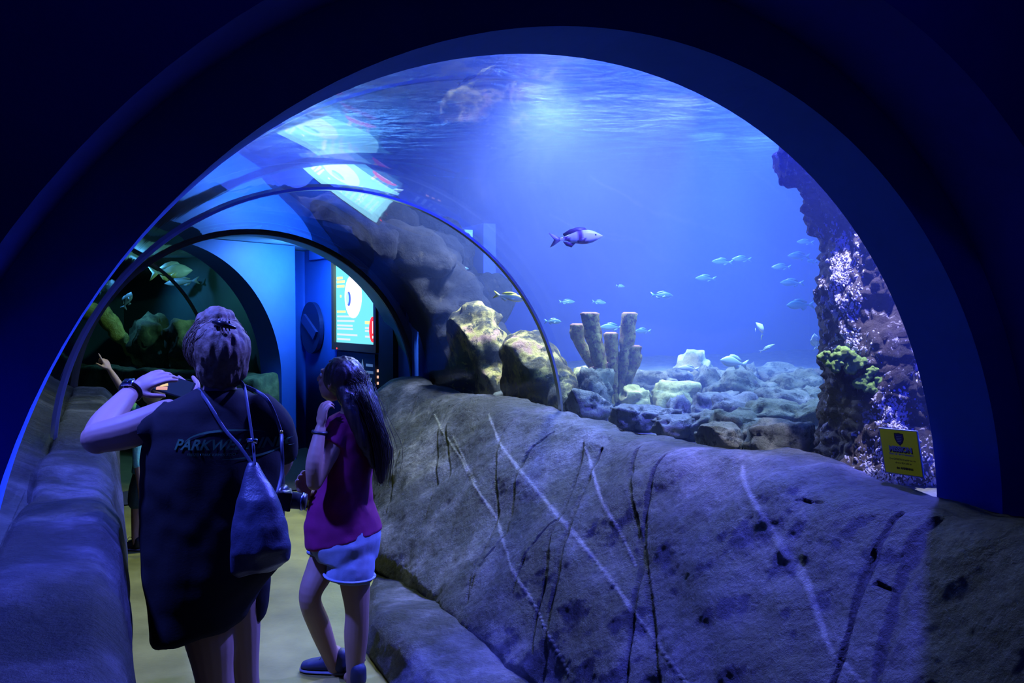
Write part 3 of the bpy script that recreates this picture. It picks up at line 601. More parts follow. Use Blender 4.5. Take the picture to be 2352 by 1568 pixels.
# tube sponges
MAT_SPONGE = reef_mat('sponge', [(.3, (.10, .07, .02)), (.5, (.22, .17, .045)), (.7, (.40, .34, .11))], (.08, .025, .02), 9, spot_scale=26, spot_amt=(.50, .56), bd=.012)
MAT_SPTOP = noisy('sponge_top', [(.3, (.14, .06, .05)), (.7, (.24, .10, .08))], 30, rough=.8)
SPG = empty('tube_sponge', uv2w(1400, 932, 6.45), 'cluster of seven tall brown-yellow tube sponges standing on the tank floor', 'sponge')
def addpart(name, g, mat, parent, **k):
    o = mesh(name, g[0], g[1], mat, **k); o.parent = parent
    if parent.type == 'EMPTY': o.matrix_parent_inverse = Matrix.Translation(-parent.location)
    return o
for q, (pts, w) in enumerate([([(1400, 930), (1375, 860), (1330, 780), (1326, 742)], 15), ([(1400, 930), (1382, 850), (1366, 780), (1354, 716)], 19), ([(1412, 932), (1410, 870), (1406, 810), (1403, 762)], 15),
                              ([(1425, 928), (1430, 860), (1440, 790), (1445, 716)], 16), ([(1428, 928), (1440, 870), (1455, 830), (1456, 792)], 16), ([(1402, 932), (1385, 900), (1374, 870), (1370, 842)], 16), ([(1408, 930), (1400, 890), (1398, 850), (1396, 830)], 11)]):
    d = 6.45+.06*(-1)**q+(.12 if q in (0, 3) else 0); P_ = [uv2w(u, v+4, d) for u, v in pts]; k_ = w*d/F
    sp = spline([(*p, r) for p, r in zip(P_, [k_*.62, k_*.8, k_*.95, k_*1.05])], 7)
    vs = []; seg = 30; m_ = len(sp)
    for i, (x, y, z, r) in enumerate(sp):
        for a in range(seg):
            t = 2*PI*a/seg; c = Vector((x, y, z)); nn = Vector((math.cos(t), math.sin(t), 0)); rr = r*(1+.20*fbm((c+nn*r)*24, 3)+.22*abs(noise.noise((c+nn*r)*55)))
            vs.append(c+nn*rr)
    x, y, z, r = sp[-1]
    for rr, dz in ((.72, .012), (.5, -.01), (.45, -.06)):
        for a in range(seg): t = 2*PI*a/seg; vs.append(Vector((x+math.cos(t)*r*rr, y+math.sin(t)*r*rr, z+dz)))
    M_ = m_+3; fs = [(j*seg+i, j*seg+(i+1) % seg, (j+1)*seg+(i+1) % seg, (j+1)*seg+i) for j in range(M_-1) for i in range(seg)]+[tuple(range(seg))[::-1], tuple(range((M_-1)*seg, M_*seg))]
    o = addpart('tube', (vs, fs), [MAT_SPONGE, MAT_SPTOP], SPG)
    for p in o.data.polygons:
        if p.index >= (m_-1)*seg: p.material_index = 1
# boulders on the tank floor
RK = [(1590, 872, 8.2, .20, .2, .17, 'Y', 'pale domed rock standing highest in the middle of the rubble'), (1500, 895, 8.0, .30, .2, .10, 'B', 'long low grey rock just right of the sponges'),
 (1545, 925, 7.3, .26, .2, .10, 'Y', 'mossy yellow-green rock in front of the pale domed rock'), (1640, 905, 7.6, .18, .2, .14, 'B', 'steep grey rock at the foot of the pale domed rock'),
 (1700, 920, 7.4, .3, .22, .14, 'B', 'broad bluish rock in the middle of the back rubble row'), (1720, 885, 8.3, .14, .2, .11, 'B', 'small peaked rock on the skyline of the rubble'),
 (1790, 885, 8.2, .36, .25, .10, 'B', 'wide flat-topped slab on the skyline of the rubble'), (1830, 915, 7.6, .26, .22, .14, 'B', 'rounded pale rock under the right end of the flat slab'),
 (1810, 950, 7.0, .34, .22, .12, 'B', 'long sunlit rock left of the rock column at mid height'), (1870, 940, 7.2, .2, .2, .12, 'B', 'dark-bottomed rock touching the rock column outline'),
 (1700, 965, 6.6, .24, .2, .12, 'B', 'blue-grey rock at the centre of the rubble field'), (1640, 950, 6.9, .2, .18, .10, 'B', 'small oval rock left of the field centre'),
 (1775, 985, 6.2, .3, .2, .12, 'B', 'sloping rock with a shadowed front near the column'), (1690, 1000, 5.9, .22, .18, .09, 'B', 'flat grey-green rock in front of the centre rock'),
 (1860, 990, 6.2, .2, .2, .12, 'B', 'round rock close to the left foot of the column'), (1790, 1030, 5.4, .24, .18, .10, 'B', 'dark rock almost against the glass near the column'),
 (1870, 1030, 5.4, .16, .15, .08, 'B', 'small pale rock wedged at the base of the column'), (1620, 985, 6.1, .16, .16, .08, 'B', 'low beige rock beside the open sand patch'),
 (1560, 960, 6.4, .10, .12, .09, 'B', 'upright dark stone at the edge of the open sand patch'), (1500, 965, 6.4, .22, .18, .06, 'B', 'flat whitish rock right of the sponge base'),
 (1555, 985, 5.8, .25, .12, .05, 'B', 'narrow rock lying along the glass below the sand patch'), (1440, 965, 6.0, .16, .14, .06, 'B', 'low rock in front of the sponge base'),
 (1365, 915, 6.2, .15, .15, .13, 'B', 'grey speckled rock left of the sponge base'), (1350, 945, 5.9, .18, .14, .07, 'B', 'small rubble rock beside the seam ring foot'),
 (1345, 905, 6.9, .12, .15, .12, 'Y', 'yellow rock half hidden behind the grey speckled rock'), (1740, 1010, 5.6, .16, .14, .07, 'B', 'thin flat stone in the front row near the glass'),
 (1650, 1015, 5.4, .18, .14, .06, 'B', 'light stone at the glass below the field centre'), (1905, 900, 8.4, .2, .2, .12, 'B', 'bluish distant rock cut off by the column'),
 (1545, 890, 8.4, .2, .2, .10, 'B', 'faint grey rock behind the left shoulder of the domed rock'), (1460, 925, 7.0, .14, .15, .07, 'Y', 'yellowish stone directly behind the right-hand sponges')]
for i, (u, v, d, rx, ry, rz, k, lab) in enumerate(RK):
    dn = min(d, 1300/(v-717)+.15); k_ = dn/d; rx, ry, rz = rx*k_*.92, ry*k_, rz*k_*1.4; v -= 6
    c = uv2w(u, v, dn); vs, fs = rockv((0, 0, 0), (rx, ry, rz*1.15), i+3, 4, .34, random.uniform(-.5, .5), 1.2)
    vs = keep_out([p+c for p in vs], 1.62, False)
    mesh('rock', vs, fs, MAT_BOULDER_Y if k == 'Y' else MAT_BOULDER, label=lab, cat='rock', group='rocks on the tank floor', loc=c)

# fish
MAT_FISH = vmat('fish_skin', .35, bump=.1, bs=200)
def fish_parts(Ln, h, w, bend=0, tailw=.9, fork=.35):
    """body along +x (head), y sideways, z up; returns body, tail, dorsal, belly fin, pectoral"""
    prof = [(0, .05), (.03, .16), (.10, .42), (.22, .80), (.38, 1), (.55, .92), (.72, .60), (.86, .28), (.94, .20), (1, .22)]
    rings = spline([(a, b) for a, b in prof], 3); seg = 16; vs = []
    by = lambda t: bend*Ln*math.sin(t*2.6)*.18
    for a, b in rings:
        x = Ln*(.5-a*.82); wz = h/2*b; wy = w/2*b*(1 if a < .6 else max(.15, 1-(a-.6)*2.0))
        for q in range(seg):
            t = 2*PI*q/seg; vs.append(Vector((x, by(a)+wy*math.cos(t), wz*math.sin(t)*(1 if math.sin(t) > 0 else .9)-.03*h*(1-a))))
    m_ = len(rings); fs = [(j*seg+i, j*seg+(i+1) % seg, (j+1)*seg+(i+1) % seg, (j+1)*seg+i) for j in range(m_-1) for i in range(seg)]+[tuple(range(seg))[::-1], tuple(range((m_-1)*seg, m_*seg))]
    def fin(outline, th, y=0, tilt=0):
        c = [Vector((x*Ln, y, z*h)) for x, z in outline]; n_ = len(c); cen = sum(c, Vector())/n_; a = [p+Vector((0, th*.25, 0)) for p in c]; b = [p-Vector((0, th*.25, 0)) for p in c]
        V_ = [cen+Vector((0, th, 0))]+a+[cen-Vector((0, th, 0))]+b
        F_ = [(0, 1+i, 1+(i+1) % n_) for i in range(n_)]+[(n_+1, n_+2+(i+1) % n_, n_+2+i) for i in range(n_)]+[(1+i, n_+2+i, n_+2+(i+1) % n_, 1+(i+1) % n_) for i in range(n_)]
        return V_, F_
    ty = by(1)
    tail = fin([(-.29, .10), (-.42, tailw*.42), (-.50, tailw*.55), (-.47+fork*.12, .12), (-.44+fork*.1, 0), (-.47+fork*.12, -.12), (-.50, -tailw*.55), (-.42, -tailw*.42), (-.29, -.10)], .01*Ln, ty)
    dors = fin([(.26, .36), (.18, .62), (.05, .70), (-.10, .60), (-.24, .34), (-.22, .16), (0, .38), (.15, .40)], .006*Ln, by(.4))
    anal = fin([(-.02, -.36), (-.10, -.62), (-.20, -.46), (-.25, -.16), (-.12, -.26)], .006*Ln, by(.6))
    pec = fin([(.18, -.10), (.10, -.05), (.0, -.22), (.02, -.38), (.12, -.30)], .006*Ln, -w*.48)
    return (vs, fs), tail, dors, anal, pec
def place_rot(head, roll=0):
    x = Vector(head).normalized(); z0_ = Vector((0, 0, 1)) if abs(x.z) < .9 else Vector((-1, 0, 0)); y = z0_.cross(x).normalized(); z = x.cross(y)
    return Matrix((x, y, z)).transposed() @ Matrix.Rotation(roll, 3, 'X')
def fish(u, v, d, px, head, hr, label, body, fins=None, group=None, bend=0, roll=0, detail=False, wr=.45):
    c = uv2w(u, v, d); Ln = px*d/F; m = place_rot(head, roll); h = Ln*hr; parts = fish_parts(Ln, h, h*wr, bend)
    tr = lambda g: ([m@p for p in g[0]], g[1])
    fins = fins or (lambda p: body(p))
    if not detail:
        g = join(*parts); o = mesh('fish', g[0], g[1], MAT_FISH, label=label, cat='fish', group=group)
        cols = lambda co: body(Vector((co.x/Ln, co.y/Ln, co.z/h)))
        colour(o, cols); o.location = c; o.rotation_euler = m.to_euler()
    else:
        o = mesh('fish', *parts[0], MAT_FISH, label=label, cat='fish'); colour(o, lambda co: body(Vector((co.x/Ln, co.y/Ln, co.z/h))))
        for nm, g in zip(('tail_fin', 'dorsal_fin', 'anal_fin', 'pectoral_fin'), parts[1:]):
            f_ = mesh(nm, *g, MAT_FISH); colour(f_, lambda co: fins(Vector((co.x/Ln, co.y/Ln, co.z/h)))); f_.parent = o
        e = mesh('eye', *ball(Vector((.36*Ln, -h*wr*.27, .07*h)), .018*Ln, 10, 8), M('fish_eye', (.01, .01, .01), .1)); e.parent = o
        o.location = c; o.rotation_euler = m.to_euler()
    return o
def banded(p):
    x, z = p.x, p.z
    if x > .12+.25*max(0, -z): return (.95, .92, .95) if z > -.22 else (.25, .22, .45)
    if x > .02: return (.18, .05, .16)
    if x > -.12: return (.85, .82, .86) if z > -.30 else (.2, .15, .3)
    if abs(x+.17+z*.15) < .05: return (.16, .05, .18)
    return (.85, .82, .88) if z > -.15 else (.45, .4, .6)
fish(1323, 546, 5.3, 126, (.97, .15, .10), .27, 'white and purple banded fish swimming alone in open blue water', banded, lambda p: (.10, .03, .12) if p.x > -.40 else (.55, .45, .6), detail=True, wr=.5)
fish(1170, 682, 6.5, 76, (.97, .10, -.17), .24, 'bright yellow slender fish beside the seam ring', lambda p: (.95, .95, .55) if p.z < .2 and p.x > -.3 else (.95, .85, .05), detail=True)
teal = lambda p: (.03, .12, .16) if p.z > .1 else (.07, .20, .24)  # far fish: fading into hazy water is put into these tones
pale = lambda p: (.5, .6, .56) if p.z > -.2 else (.3, .38, .38)
FL_ = [(1520, 678, 7.6, 54, 1, 'pale teal fish facing right in the middle of the blue water'), (1840, 700, 6.8, 76, -1, 'large bluish fish facing left beside the column, level with mid tank'), (1820, 649, 7.6, 56, -1, 'slim bluish fish just above the large one by the column'),
 (1622, 639, 8.2, 50, -1, 'faint fish right of centre, above the pale teal fish'), (1660, 601, 8.2, 50, -1, 'front fish of the overlapping pair near the upper middle'), (1704, 595, 8.3, 46, -1, 'rear fish of the overlapping pair near the upper middle'),
 (1795, 613, 8.1, 46, -1, 'faint fish below the upper fish near the column'), (1835, 588, 7.8, 58, -1, 'faint long fish high up near the column'), (1866, 600, 8.0, 28, -1, 'tiny blurred fish touching the column outline, upper part'),
 (1850, 556, 8.3, 40, -1, 'topmost faint fish near the column'), (1270, 738, 7.4, 42, 1, 'pale turquoise fish just right of the seam ring'), (1060, 616, 8.6, 34, 1, 'small pale fish beside the rounded rock knob'),
 (1425, 657, 8.4, 22, 1, 'tiny pale fish above and left of the sponges'), (1302, 693, 8.8, 38, 1, 'very faint fish left above the sponges'), (1376, 694, 8.8, 34, 1, 'very faint fish right above the left sponges'),
 (1405, 751, 8.0, 56, -1, 'faint fish passing behind the sponges'), (1478, 760, 8.2, 42, -1, 'faint fish just right of the tallest right sponge'), (1075, 652, 8.8, 22, 1, 'tiny faint fish above the massif slope')]
for i, (u, v, d, px, sgn, lab) in enumerate(FL_):
    fish(u, v, d, px, (sgn, random.uniform(-.3, .3), random.uniform(-.02, .10)*-sgn), .28, lab, teal, group='blue-green fish in open water', bend=random.uniform(-.5, .5))
fish(1741, 758, 6.4, 46, (-.35, -.5, .75), .42, 'whitish fish turning upward with a bright yellow-green tail', lambda p: (.7, .9, .2) if p.x < -.34 else (.75, .76, .74), bend=1.2)
fish(1762, 799, 6.4, 44, (.9, .2, .42), .16, 'thin silvery fish darting up to the right', pale)
fish(1686, 832, 6.3, 68, (-.95, -.1, .18), .38, 'stout pale fish with a round head just over the rubble', pale, detail=True)
fish(1873, 785, 6.0, 42, (-.25, -.3, .9), .42, 'pale green fish nose-up against the column outline', pale)
fish(1582, 846, 7.7, 50, (-.97, 0, .08), .26, 'grey fish resting on top of the pale domed rock', lambda p: (.4, .46, .42))
fish(1077, 181, 5.2, 60, (.86, .1, .45), .13, 'thin white fish built for a reflected streak just below the water surface', pale)  # solid fish in place of a fish's reflection
fish(905, 441, 7.0, 46, (.9, .2, .25), .22, 'white fish above the seam ring left of centre', pale)
fish(830, 449, 7.4, 30, (.4, .2, .85), .35, 'small whitish fish hovering over the rock massif', pale)
# left tank: rocks
for i, (l, s, z, r, lab) in enumerate([(-2.3, 4.9, 1.6, (.5, .8, .8), 'large teal-lit rock outside the left glass near the far end'), (-2.2, 2.6, 1.25, (.35, .7, .4), 'dark rock outside the left glass beside the woman'), (-2.9, 3.7, 1.5, (.6, .7, .7), 'tall dark rock deeper in the left tank')]):
    c = W(l, s, z); vs, fs = rockv((0, 0, 0), r, 60+i, 5, .35, .4, 1.3); vs = keep_out([p+c for p in vs], 1.62)
    mesh('rock', vs, fs, MAT_BOULDER, label=lab, cat='rock', loc=c)
# far side tank
SDT = [(1.95, 2.2, 1.25, (.35, .6, .35), 'mossy boulder in the dark tank beyond the second tunnel'), (2.2, 3.4, 1.25, (.30, .9, .42), 'tall dark rock at the back of the side tank')]
for i, (l, s, z, r, lab) in enumerate(SDT):
    c = W2(l, s, z); vs, fs = rockv((0, 0, 0), r, 70+i, 4, .35, .4, 1.3); mesh('rock', [p+c for p in vs], fs, MAT_MOSSROCK, label=lab, cat='rock', loc=c)
wp_ = [P_(u, v, 11.75) for P_ in (uv2w,) for u, v in ((200, 690), (240, 725), (275, 770), (305, 815), (330, 850))]
wv, wf_ = tube(wp_, [.10, .13, .09, .06, .03], 16, 8)
mesh('reflection_branch', [p+Vector((1, 1, 1))*.025*fbm(p*9, 4) for p in wv], wf_, noisy('yellow_reflection', [(.3, (.35, .28, .02)), (.7, (.8, .7, .12))], 12, bump=.8), label='yellow branch shape standing in for a reflection, slanting down in the dark side tank', cat='coral')  # solid shape standing in for a yellow reflection on the glass
fish(392, 624, 11.8, 96, (.95, .2, .10), .36, 'large pale green fish high up in the far dark tank', lambda p: (.85, .85, .25) if p.z < -.1 and p.x < .1 else (.6, .85, .7))
fish(418, 647, 12.0, 90, (-.97, .2, -.08), .2, 'dim blue-grey fish right under the large pale green fish', lambda p: (.22, .34, .34))
fish(292, 690, 11.6, 44, (.3, .3, .9), .45, 'dim grey-blue fish left in the far dark tank', lambda p: (.25, .36, .38))
# ------------------------------------------------------------------ people
MAT_SKIN = M('skin', (.32, .19, .14), .55, spec=.3)
MAT_EYE = M('eye', (.6, .6, .6), .2)
def frame(f, up=(0, 0, 1)):
    f = Vector(f).normalized(); s = f.cross(Vector(up)).normalized(); return f, s, s.cross(f)      # forward, right, up
def head_parts(c, fwd, r=.098, up=(0, 0, 1)):
    f, s, u = frame(fwd, up); c = Vector(c); m = Matrix((s, f, u)).transposed(); k = r/.098; at = lambda a, b, z: c+(s*a+f*b+u*z)*k
    P_ = [ball(at(0, -.008, .012), (.076*k, .095*k, .092*k), 20, 14, m), ball(at(0, .028, -.045), (.058*k, .062*k, .068*k), 16, 12, m), ball(at(0, .055, -.088), (.026*k, .024*k, .02*k), 12, 8, m),
          tube([at(0, .088, .012), at(0, .104, -.014), at(0, .108, -.026)], [.009*k, .012*k, .014*k], 10, 3), ball(at(.012, .098, -.03), .008*k, 8, 6), ball(at(-.012, .098, -.03), .008*k, 8, 6),
          tube([at(-.022, .082, -.058), at(0, .092, -.057), at(.022, .082, -.058)], [.005*k, .0085*k, .005*k], 8, 3), tube([at(-.018, .082, -.067), at(0, .09, -.068), at(.018, .082, -.067)], [.005*k, .008*k, .005*k], 8, 3),
          tube([at(-.05, .068, .026), at(-.02, .088, .024), at(.02, .088, .024), at(.05, .068, .026)], .009*k, 8, 3)]
    for q in (-1, 1):
        P_.append(ball(at(.074*q, -.005, -.012), (.008*k, .018*k, .03*k), 10, 8, m)); P_.append(tube([at(.078*q, -.012, .016), at(.088*q, -.018, .004), at(.084*q, -.012, -.02), at(.078*q, 0, -.034)], .005*k, 8, 3))
        P_.append(ball(at(.034*q, .066, -.03), (.022*k, .02*k, .02*k), 10, 8, m))
    eyes = [ball(at(.031*q, .079, .005), .0105*k, 12, 8) for q in (-1, 1)]
    return P_, eyes, at
def hand_parts(w, d, n, thumb, curl=(.3, .35, .4, .45), k=1.0, spread=1.0, tcurl=.2):
    """w wrist, d finger direction, n towards the palm side, thumb: which side the thumb leaves"""
    d = Vector(d).normalized(); n = Vector(n); n = (n-d*n.dot(d)).normalized(); s = d.cross(n)
    if s.dot(Vector(thumb)) < 0: s = -s
    w = Vector(w); m = Matrix((s, d, n)).transposed()
    P_ = [ball(w+d*.048*k, (.039*k, .050*k, .015*k), 16, 10, m), ball(w+d*.012*k, (.028*k, .03*k, .018*k), 12, 8, m), ball(w+(d*.035+s*.025)*k+n*.006, (.016*k, .03*k, .014*k), 10, 8, m)]
    for i, (o, ln, r) in enumerate(((.030, .072, .0088), (.010, .080, .0090), (-.011, .074, .0086), (-.030, .058, .0076))):
        b = w+(d*(.085-abs(o-.005)*.25)+s*o)*k; a = curl[i]; dd = (d+s*o*2.2*spread).normalized(); pts = [b-dd*.03*k, b]
        for j, fr_ in enumerate((.45, .30, .25)):
            a_ = a*(j+.6); v_ = dd*math.cos(a_)+n*math.sin(a_); b = b+v_*ln*fr_*k; pts.append(b)
        P_.append(tube(pts, [r*1.05*k, r*1.08*k, r*k, r*.95*k, r*.8*k], 10, 3))
    b = w+(d*.018+s*.026)*k+n*.004; t1 = (d*.62+s*.72+n*.25).normalized(); t2 = (d*.85+s*(.45-tcurl)+n*(.3+tcurl)).normalized()
    P_.append(tube([b, b+t1*.034*k, b+t1*.034*k+t2*.028*k, b+t1*.034*k+t2*.05*k], [.013*k, .011*k, .010*k, .0082*k], 10, 3))
    return P_
def finish(name, parts, mat, parent, voxel=.006, smooth=3, fold=0, ffreq=9, seed=0, label=None, stretch=(1, 1, 1)):
    vs, fs, ns = union(parts, voxel, smooth)
    if fold: vs = [v+n_*fold*(noise.noise(Vector((v.x*stretch[0], v.y*stretch[1], v.z*stretch[2]))*ffreq+Vector((seed, 0, 0)))+.5*noise.noise(v*ffreq*2.3)) for v, n_ in zip(vs, ns)]
    return addpart(name, (vs, fs), mat, parent, label=label)
def shoe(parent, heel, toe, mat, k=1.0):
    h, t = Vector(heel), Vector(toe); d = (t-h).normalized(); s = d.cross(Vector((0, 0, 1)))
    rings = []
    for a, wz, w_ in ((0, .035, .028), (.04, .045, .034), (.3, .048, .034), (.55, .036, .040), (.8, .028, .042), (.97, .02, .03), (1, .012, .015)):
        rings.append((h+(t-h)*a+Vector((0, 0, wz*k+.012)), s*w_*k, Vector((0, 0, wz*k))))
    up = loft(rings, 20); collar = tube([h+(t-h)*.12+Vector((0, 0, .05*k)), h+(t-h)*.10+Vector((0, 0, .10*k))], [.042*k, .040*k], 14, 2)
    o = finish('shoe', [up, collar], mat, parent, .006, 2)
    sole = addpart('sole', loft([(h+(t-h)*a+Vector((0, 0, .010)), s*w_*k, d*.0+Vector((0, 0, .010))) for a, w_ in ((-.02, .02), (.05, .034), (.3, .033), (.6, .041), (.85, .042), (1.0, .026), (1.03, .01))], 18), M('sole', (.12, .12, .13), .7), parent)
    sole.parent = o; sole.matrix_parent_inverse = o.matrix_basis.inverted() if False else Matrix.Identity(4)
    lc = []
    for j in range(4):
        c = h+(t-h)*(.35+.1*j)+Vector((0, 0, (.105-.012*j)*k)); lc.append(tube([c-s*.022*k, c+Vector((0, 0, .006)), c+s*.022*k], .0022, 6, 3))
    c = h+(t-h)*.33+Vector((0, 0, .11*k))
    for q in (-1, 1): lc.append(tube([c, c+s*.03*q+Vector((0, 0, .022))+d*.01, c+s*.045*q+d*.02, c+s*.02*q], .002, 6, 4))
    l_ = addpart('laces', join(*lc), M('laces', (.03, .03, .04), .7), parent); l_.parent = o; l_.matrix_parent_inverse = Matrix.Identity(4)
    return o
def strands(rootfn, cnt, seed, r=.0011, steps=5):
    rnd = random.Random(seed); g = []
    for _ in range(cnt):
        pts = rootfn(rnd); g.append(tube(pts, [r]*(len(pts)-1)+[r*.4], 3, 3, cap=False))
    return join(*g)
P = uv2w
# ---- woman with the phone
D = 2.9
WM = empty('person', (P(495, 1000, D).x, D, 0), 'woman in a long black T-shirt seen from behind, raising a phone', 'person')
wf = (-.62, .70, .30)
hp, eyes, hat = head_parts(P(497, 808, D), wf, .10)
body = list(hp)
body += [tube([P(503, 850, D), P(505, 890, D), P(500, 930, D)], [.056, .054, .075], 16, 4),
         loft([(P(500, 912, D), (.09, 0, 0), (0, .06, 0)), (P(495, 945, D), (.175, .02, 0), (0, .09, 0)), (P(490, 1040, D), (.18, .02, 0), (0, .11, 0)), (P(490, 1150, D), (.165, .02, 0), (0, .11, 0)), (P(480, 1250, D), (.18, .02, 0), (0, .125, 0)), (P(475, 1330, D), (.17, .02, 0), (0, .12, 0))], 30),
         tube([P(385, 955, D), P(300, 988, 2.84), P(222, 1006, 2.82)], [.058, .060, .050], 16, 5, 1.0), tube([P(225, 1008, 2.82), P(240, 975, 2.9), P(280, 925, 3.02), P(303, 898, 3.10)], [.050, .050, .038, .029], 16, 5),
         tube([P(612, 950, D), P(648, 1040, 3.0), P(628, 1090, 3.15)], [.05, .043, .04], 14, 5), tube([P(628, 1090, 3.15), P(530, 990, 3.3), P(452, 915, 3.32)], [.04, .036, .026], 14, 5),
         tube([P(440, 1260, D), P(478, 1430, D), P(492, 1545, 2.92), P(505, 1650, 2.97), P(506, 1800, 2.98)], [.105, .092, .066, .062, .040], 18, 6),
         tube([P(530, 1260, D), P(548, 1430, 2.98), P(560, 1545, 3.02), P(566, 1650, 3.08), P(566, 1800, 3.1)], [.095, .075, .052, .055, .037], 18, 6)]
body += hand_parts(P(306, 893, 3.11), (.80, .25, .42), (.1, .75, -.6), (.3, .2, -.9), (.25, .42, .5, .55), 1.0)
body += hand_parts(P(452, 915, 3.32), (-.75, .1, .45), (-.1, .9, -.2), (-.2, -.2, .9), (.5, .6, .7, .8), .95)
for x, q in ((506, 2.98), (566, 3.1)):
    a = P(x, 1800, q); body.append(tube([(a.x, a.y, .12), (a.x, a.y, .07), (a.x-.04, a.y+.13, .04)], [.038, .036, .03], 12, 4))
finish('body', body, MAT_SKIN, WM, .0048, 2)
for e in eyes: addpart('eye', e, MAT_EYE, WM)
MAT_BLACK = noisy('black_jersey', [(.3, (.003, .003, .004)), (.7, (.007, .007, .009))], 8, bump=.3, bscale=120, bdist=.002, rough=.85, spec=.25)
def wring(v, uL, uR, dep, d=D, dv=0):
    a, b = P(uL, v-dv, d), P(uR, v+dv, d); c = (a+b)/2; return (c, (b-a)/2+Vector((0, .02, 0)), Vector((0, dep, 0)))
shirt = [loft([wring(893, 455, 558, .06), wring(908, 430, 588, .085), wring(934, 366, 622, .105), wring(980, 340, 642, .125), wring(1060, 332, 646, .14), wring(1140, 332, 644, .145), wring(1220, 332, 648, .150), wring(1300, 336, 640, .155), wring(1370, 350, 592, .155, dv=-8), wring(1436, 354, 566, .15, dv=-22), wring(1450, 362, 552, .13, dv=-22)], 44),
         tube([P(405, 958, D), P(345, 992, 2.87), P(326, 1003, 2.86)], [.070, .076, .074], 18, 4, cap=False), tube([P(598, 945, D), P(632, 985, 2.93), P(645, 1030, 3.0)], [.066, .064, .058], 18, 4)]
SHIRT = finish('shirt', shirt, MAT_BLACK, WM, .008, 2, .009, 7, 3, stretch=(1.4, 1, .5))
finish('shorts', [tube([P(560, 1260, 2.97), P(572, 1340, 2.98), P(573, 1392, 2.99)], [.085, .076, .066], 20, 4), tube([P(440, 1260, D), P(455, 1400, D)], [.11, .105], 20, 4)], MAT_BLACK, WM, .008, 2, .004, 9, 5)
bl = M('black_shoe', (.01, .01, .012), .6)
for x, q in ((506, 2.98), (566, 3.1)):
    a = P(x, 1800, q); shoe(WM, (a.x+.015, a.y-.06, 0), (a.x-.06, a.y+.19, 0), bl)
MAT_HAIR = noisy('ash_brown_hair', [(.3, (.07, .045, .025)), (.6, (.20, .14, .085)), (.8, (.36, .27, .18))], 30, bump=.5, bscale=140, bdist=.004, rough=.55, spec=.25)
hc = P(497, 800, D); f_, s_, u_ = frame(wf)
hair = [ball(hat(0, -.02, .018), (.100, .112, .105), 24, 16, Matrix((s_, f_, u_)).transposed()), ball(hat(.0, -.055, -.035), (.088, .066, .075), 20, 14, Matrix((s_, f_, u_)).transposed()), ball(P(500, 728, D), (.055, .055, .035)), ball(P(478, 745, D), .045), ball(P(522, 750, D+.02), .04)]
hv, hfs, hns = union(hair, .005, 3)
hv = [v+n_*(.007*noise.noise(Vector((v.x*40, v.y*40, v.z*9)))+.004*noise.noise(Vector((v.x*90, v.y*90, v.z*22)))) for v, n_ in zip(hv, hns)]
front = [Vector(hat(0, .115, -.02))]
keepf = [q for q in hfs if all(not ((hv[i]-hc).dot(f_) > .062 and (hv[i]-hc).dot(u_) < .065) for i in q)]
HAIR = addpart('hair', (hv, keepf), MAT_HAIR, WM)
def lock(rnd):
    a = rnd.uniform(-PI, PI); z = rnd.uniform(-.6, 1); o = Vector((math.cos(a), math.sin(a), 0)); rr = math.sqrt(max(0, 1-z*z)); p = hc+Vector((o.x*rr*.102, o.y*rr*.108, z*.105+.004)); top = P(510, 745, D-.02)
    if (p-hc).dot(f_) > .05 and (p-hc).dot(u_) < .05: p = hc-f_*.1
    nrm = (p-hc).normalized(); t = (top-p); t = (t-nrm*t.dot(nrm)).normalized()
    side = nrm.cross(t)*rnd.uniform(-.2, .2); L_ = rnd.uniform(.04, .09); out_ = rnd.uniform(-.002, .005) if rnd.random() < .85 else rnd.uniform(.005, .014)
    return [p, p+t*L_*.45+side*L_+nrm*(out_*.6-L_*L_*1.0), p+t*L_*.9+side*L_*1.6+nrm*(out_-L_*L_*4.2)]
st = addpart('hair_strands', strands(lock, 900, 4, .0010), MAT_HAIR, WM); st['kind'] = 'stuff'
MAT_CLIP = M('hair_clip', (.006, .005, .006), .25)
cb = P(515, 748, D-.085); clip = [tube([cb+Vector((-.035, 0, .012)), cb+Vector((0, -.022, .006)), cb+Vector((.035, -.004, -.006))], [.006, .011, .006], 10, 4)]
for q in range(5):
    b = cb+Vector((-.020+.010*q, -.014+abs(q-2)*.004, .004)); clip.append(tube([b, b+Vector((0, -.008, -.010)), b+Vector((0, .0, -.02))], [.0035, .003, .0018], 8, 3)); clip.append(tube([b, b+Vector((0, -.006, .009)), b+Vector((0, .004, .018))], [.0035, .003, .0018], 8, 3))
addpart('hair_clip', join(*clip), MAT_CLIP, WM)
MAT_CHROME = M('chrome', (.8, .8, .85), .12, metal=1)
gl = [tube([hat(-.082, .0, .012), hat(-.080, .07, .014), hat(-.062, .10, .012)], .0022, 8, 4), tube([hat(.082, .0, .012), hat(.080, .07, .014), hat(.062, .10, .012)], .0022, 8, 4)]
for q in (-1, 1): gl.append(tube([hat(q*.034+.026*math.cos(t)*1.05, .104-.008*abs(math.cos(t)), .006+.02*math.sin(t)) for t in [2*PI*i/12 for i in range(13)]], .0022, 6, 2))
gl.append(tube([hat(-.01, .108, .01), hat(.01, .108, .01)], .002, 6, 2))
addpart('glasses', join(*gl), MAT_CHROME, WM)
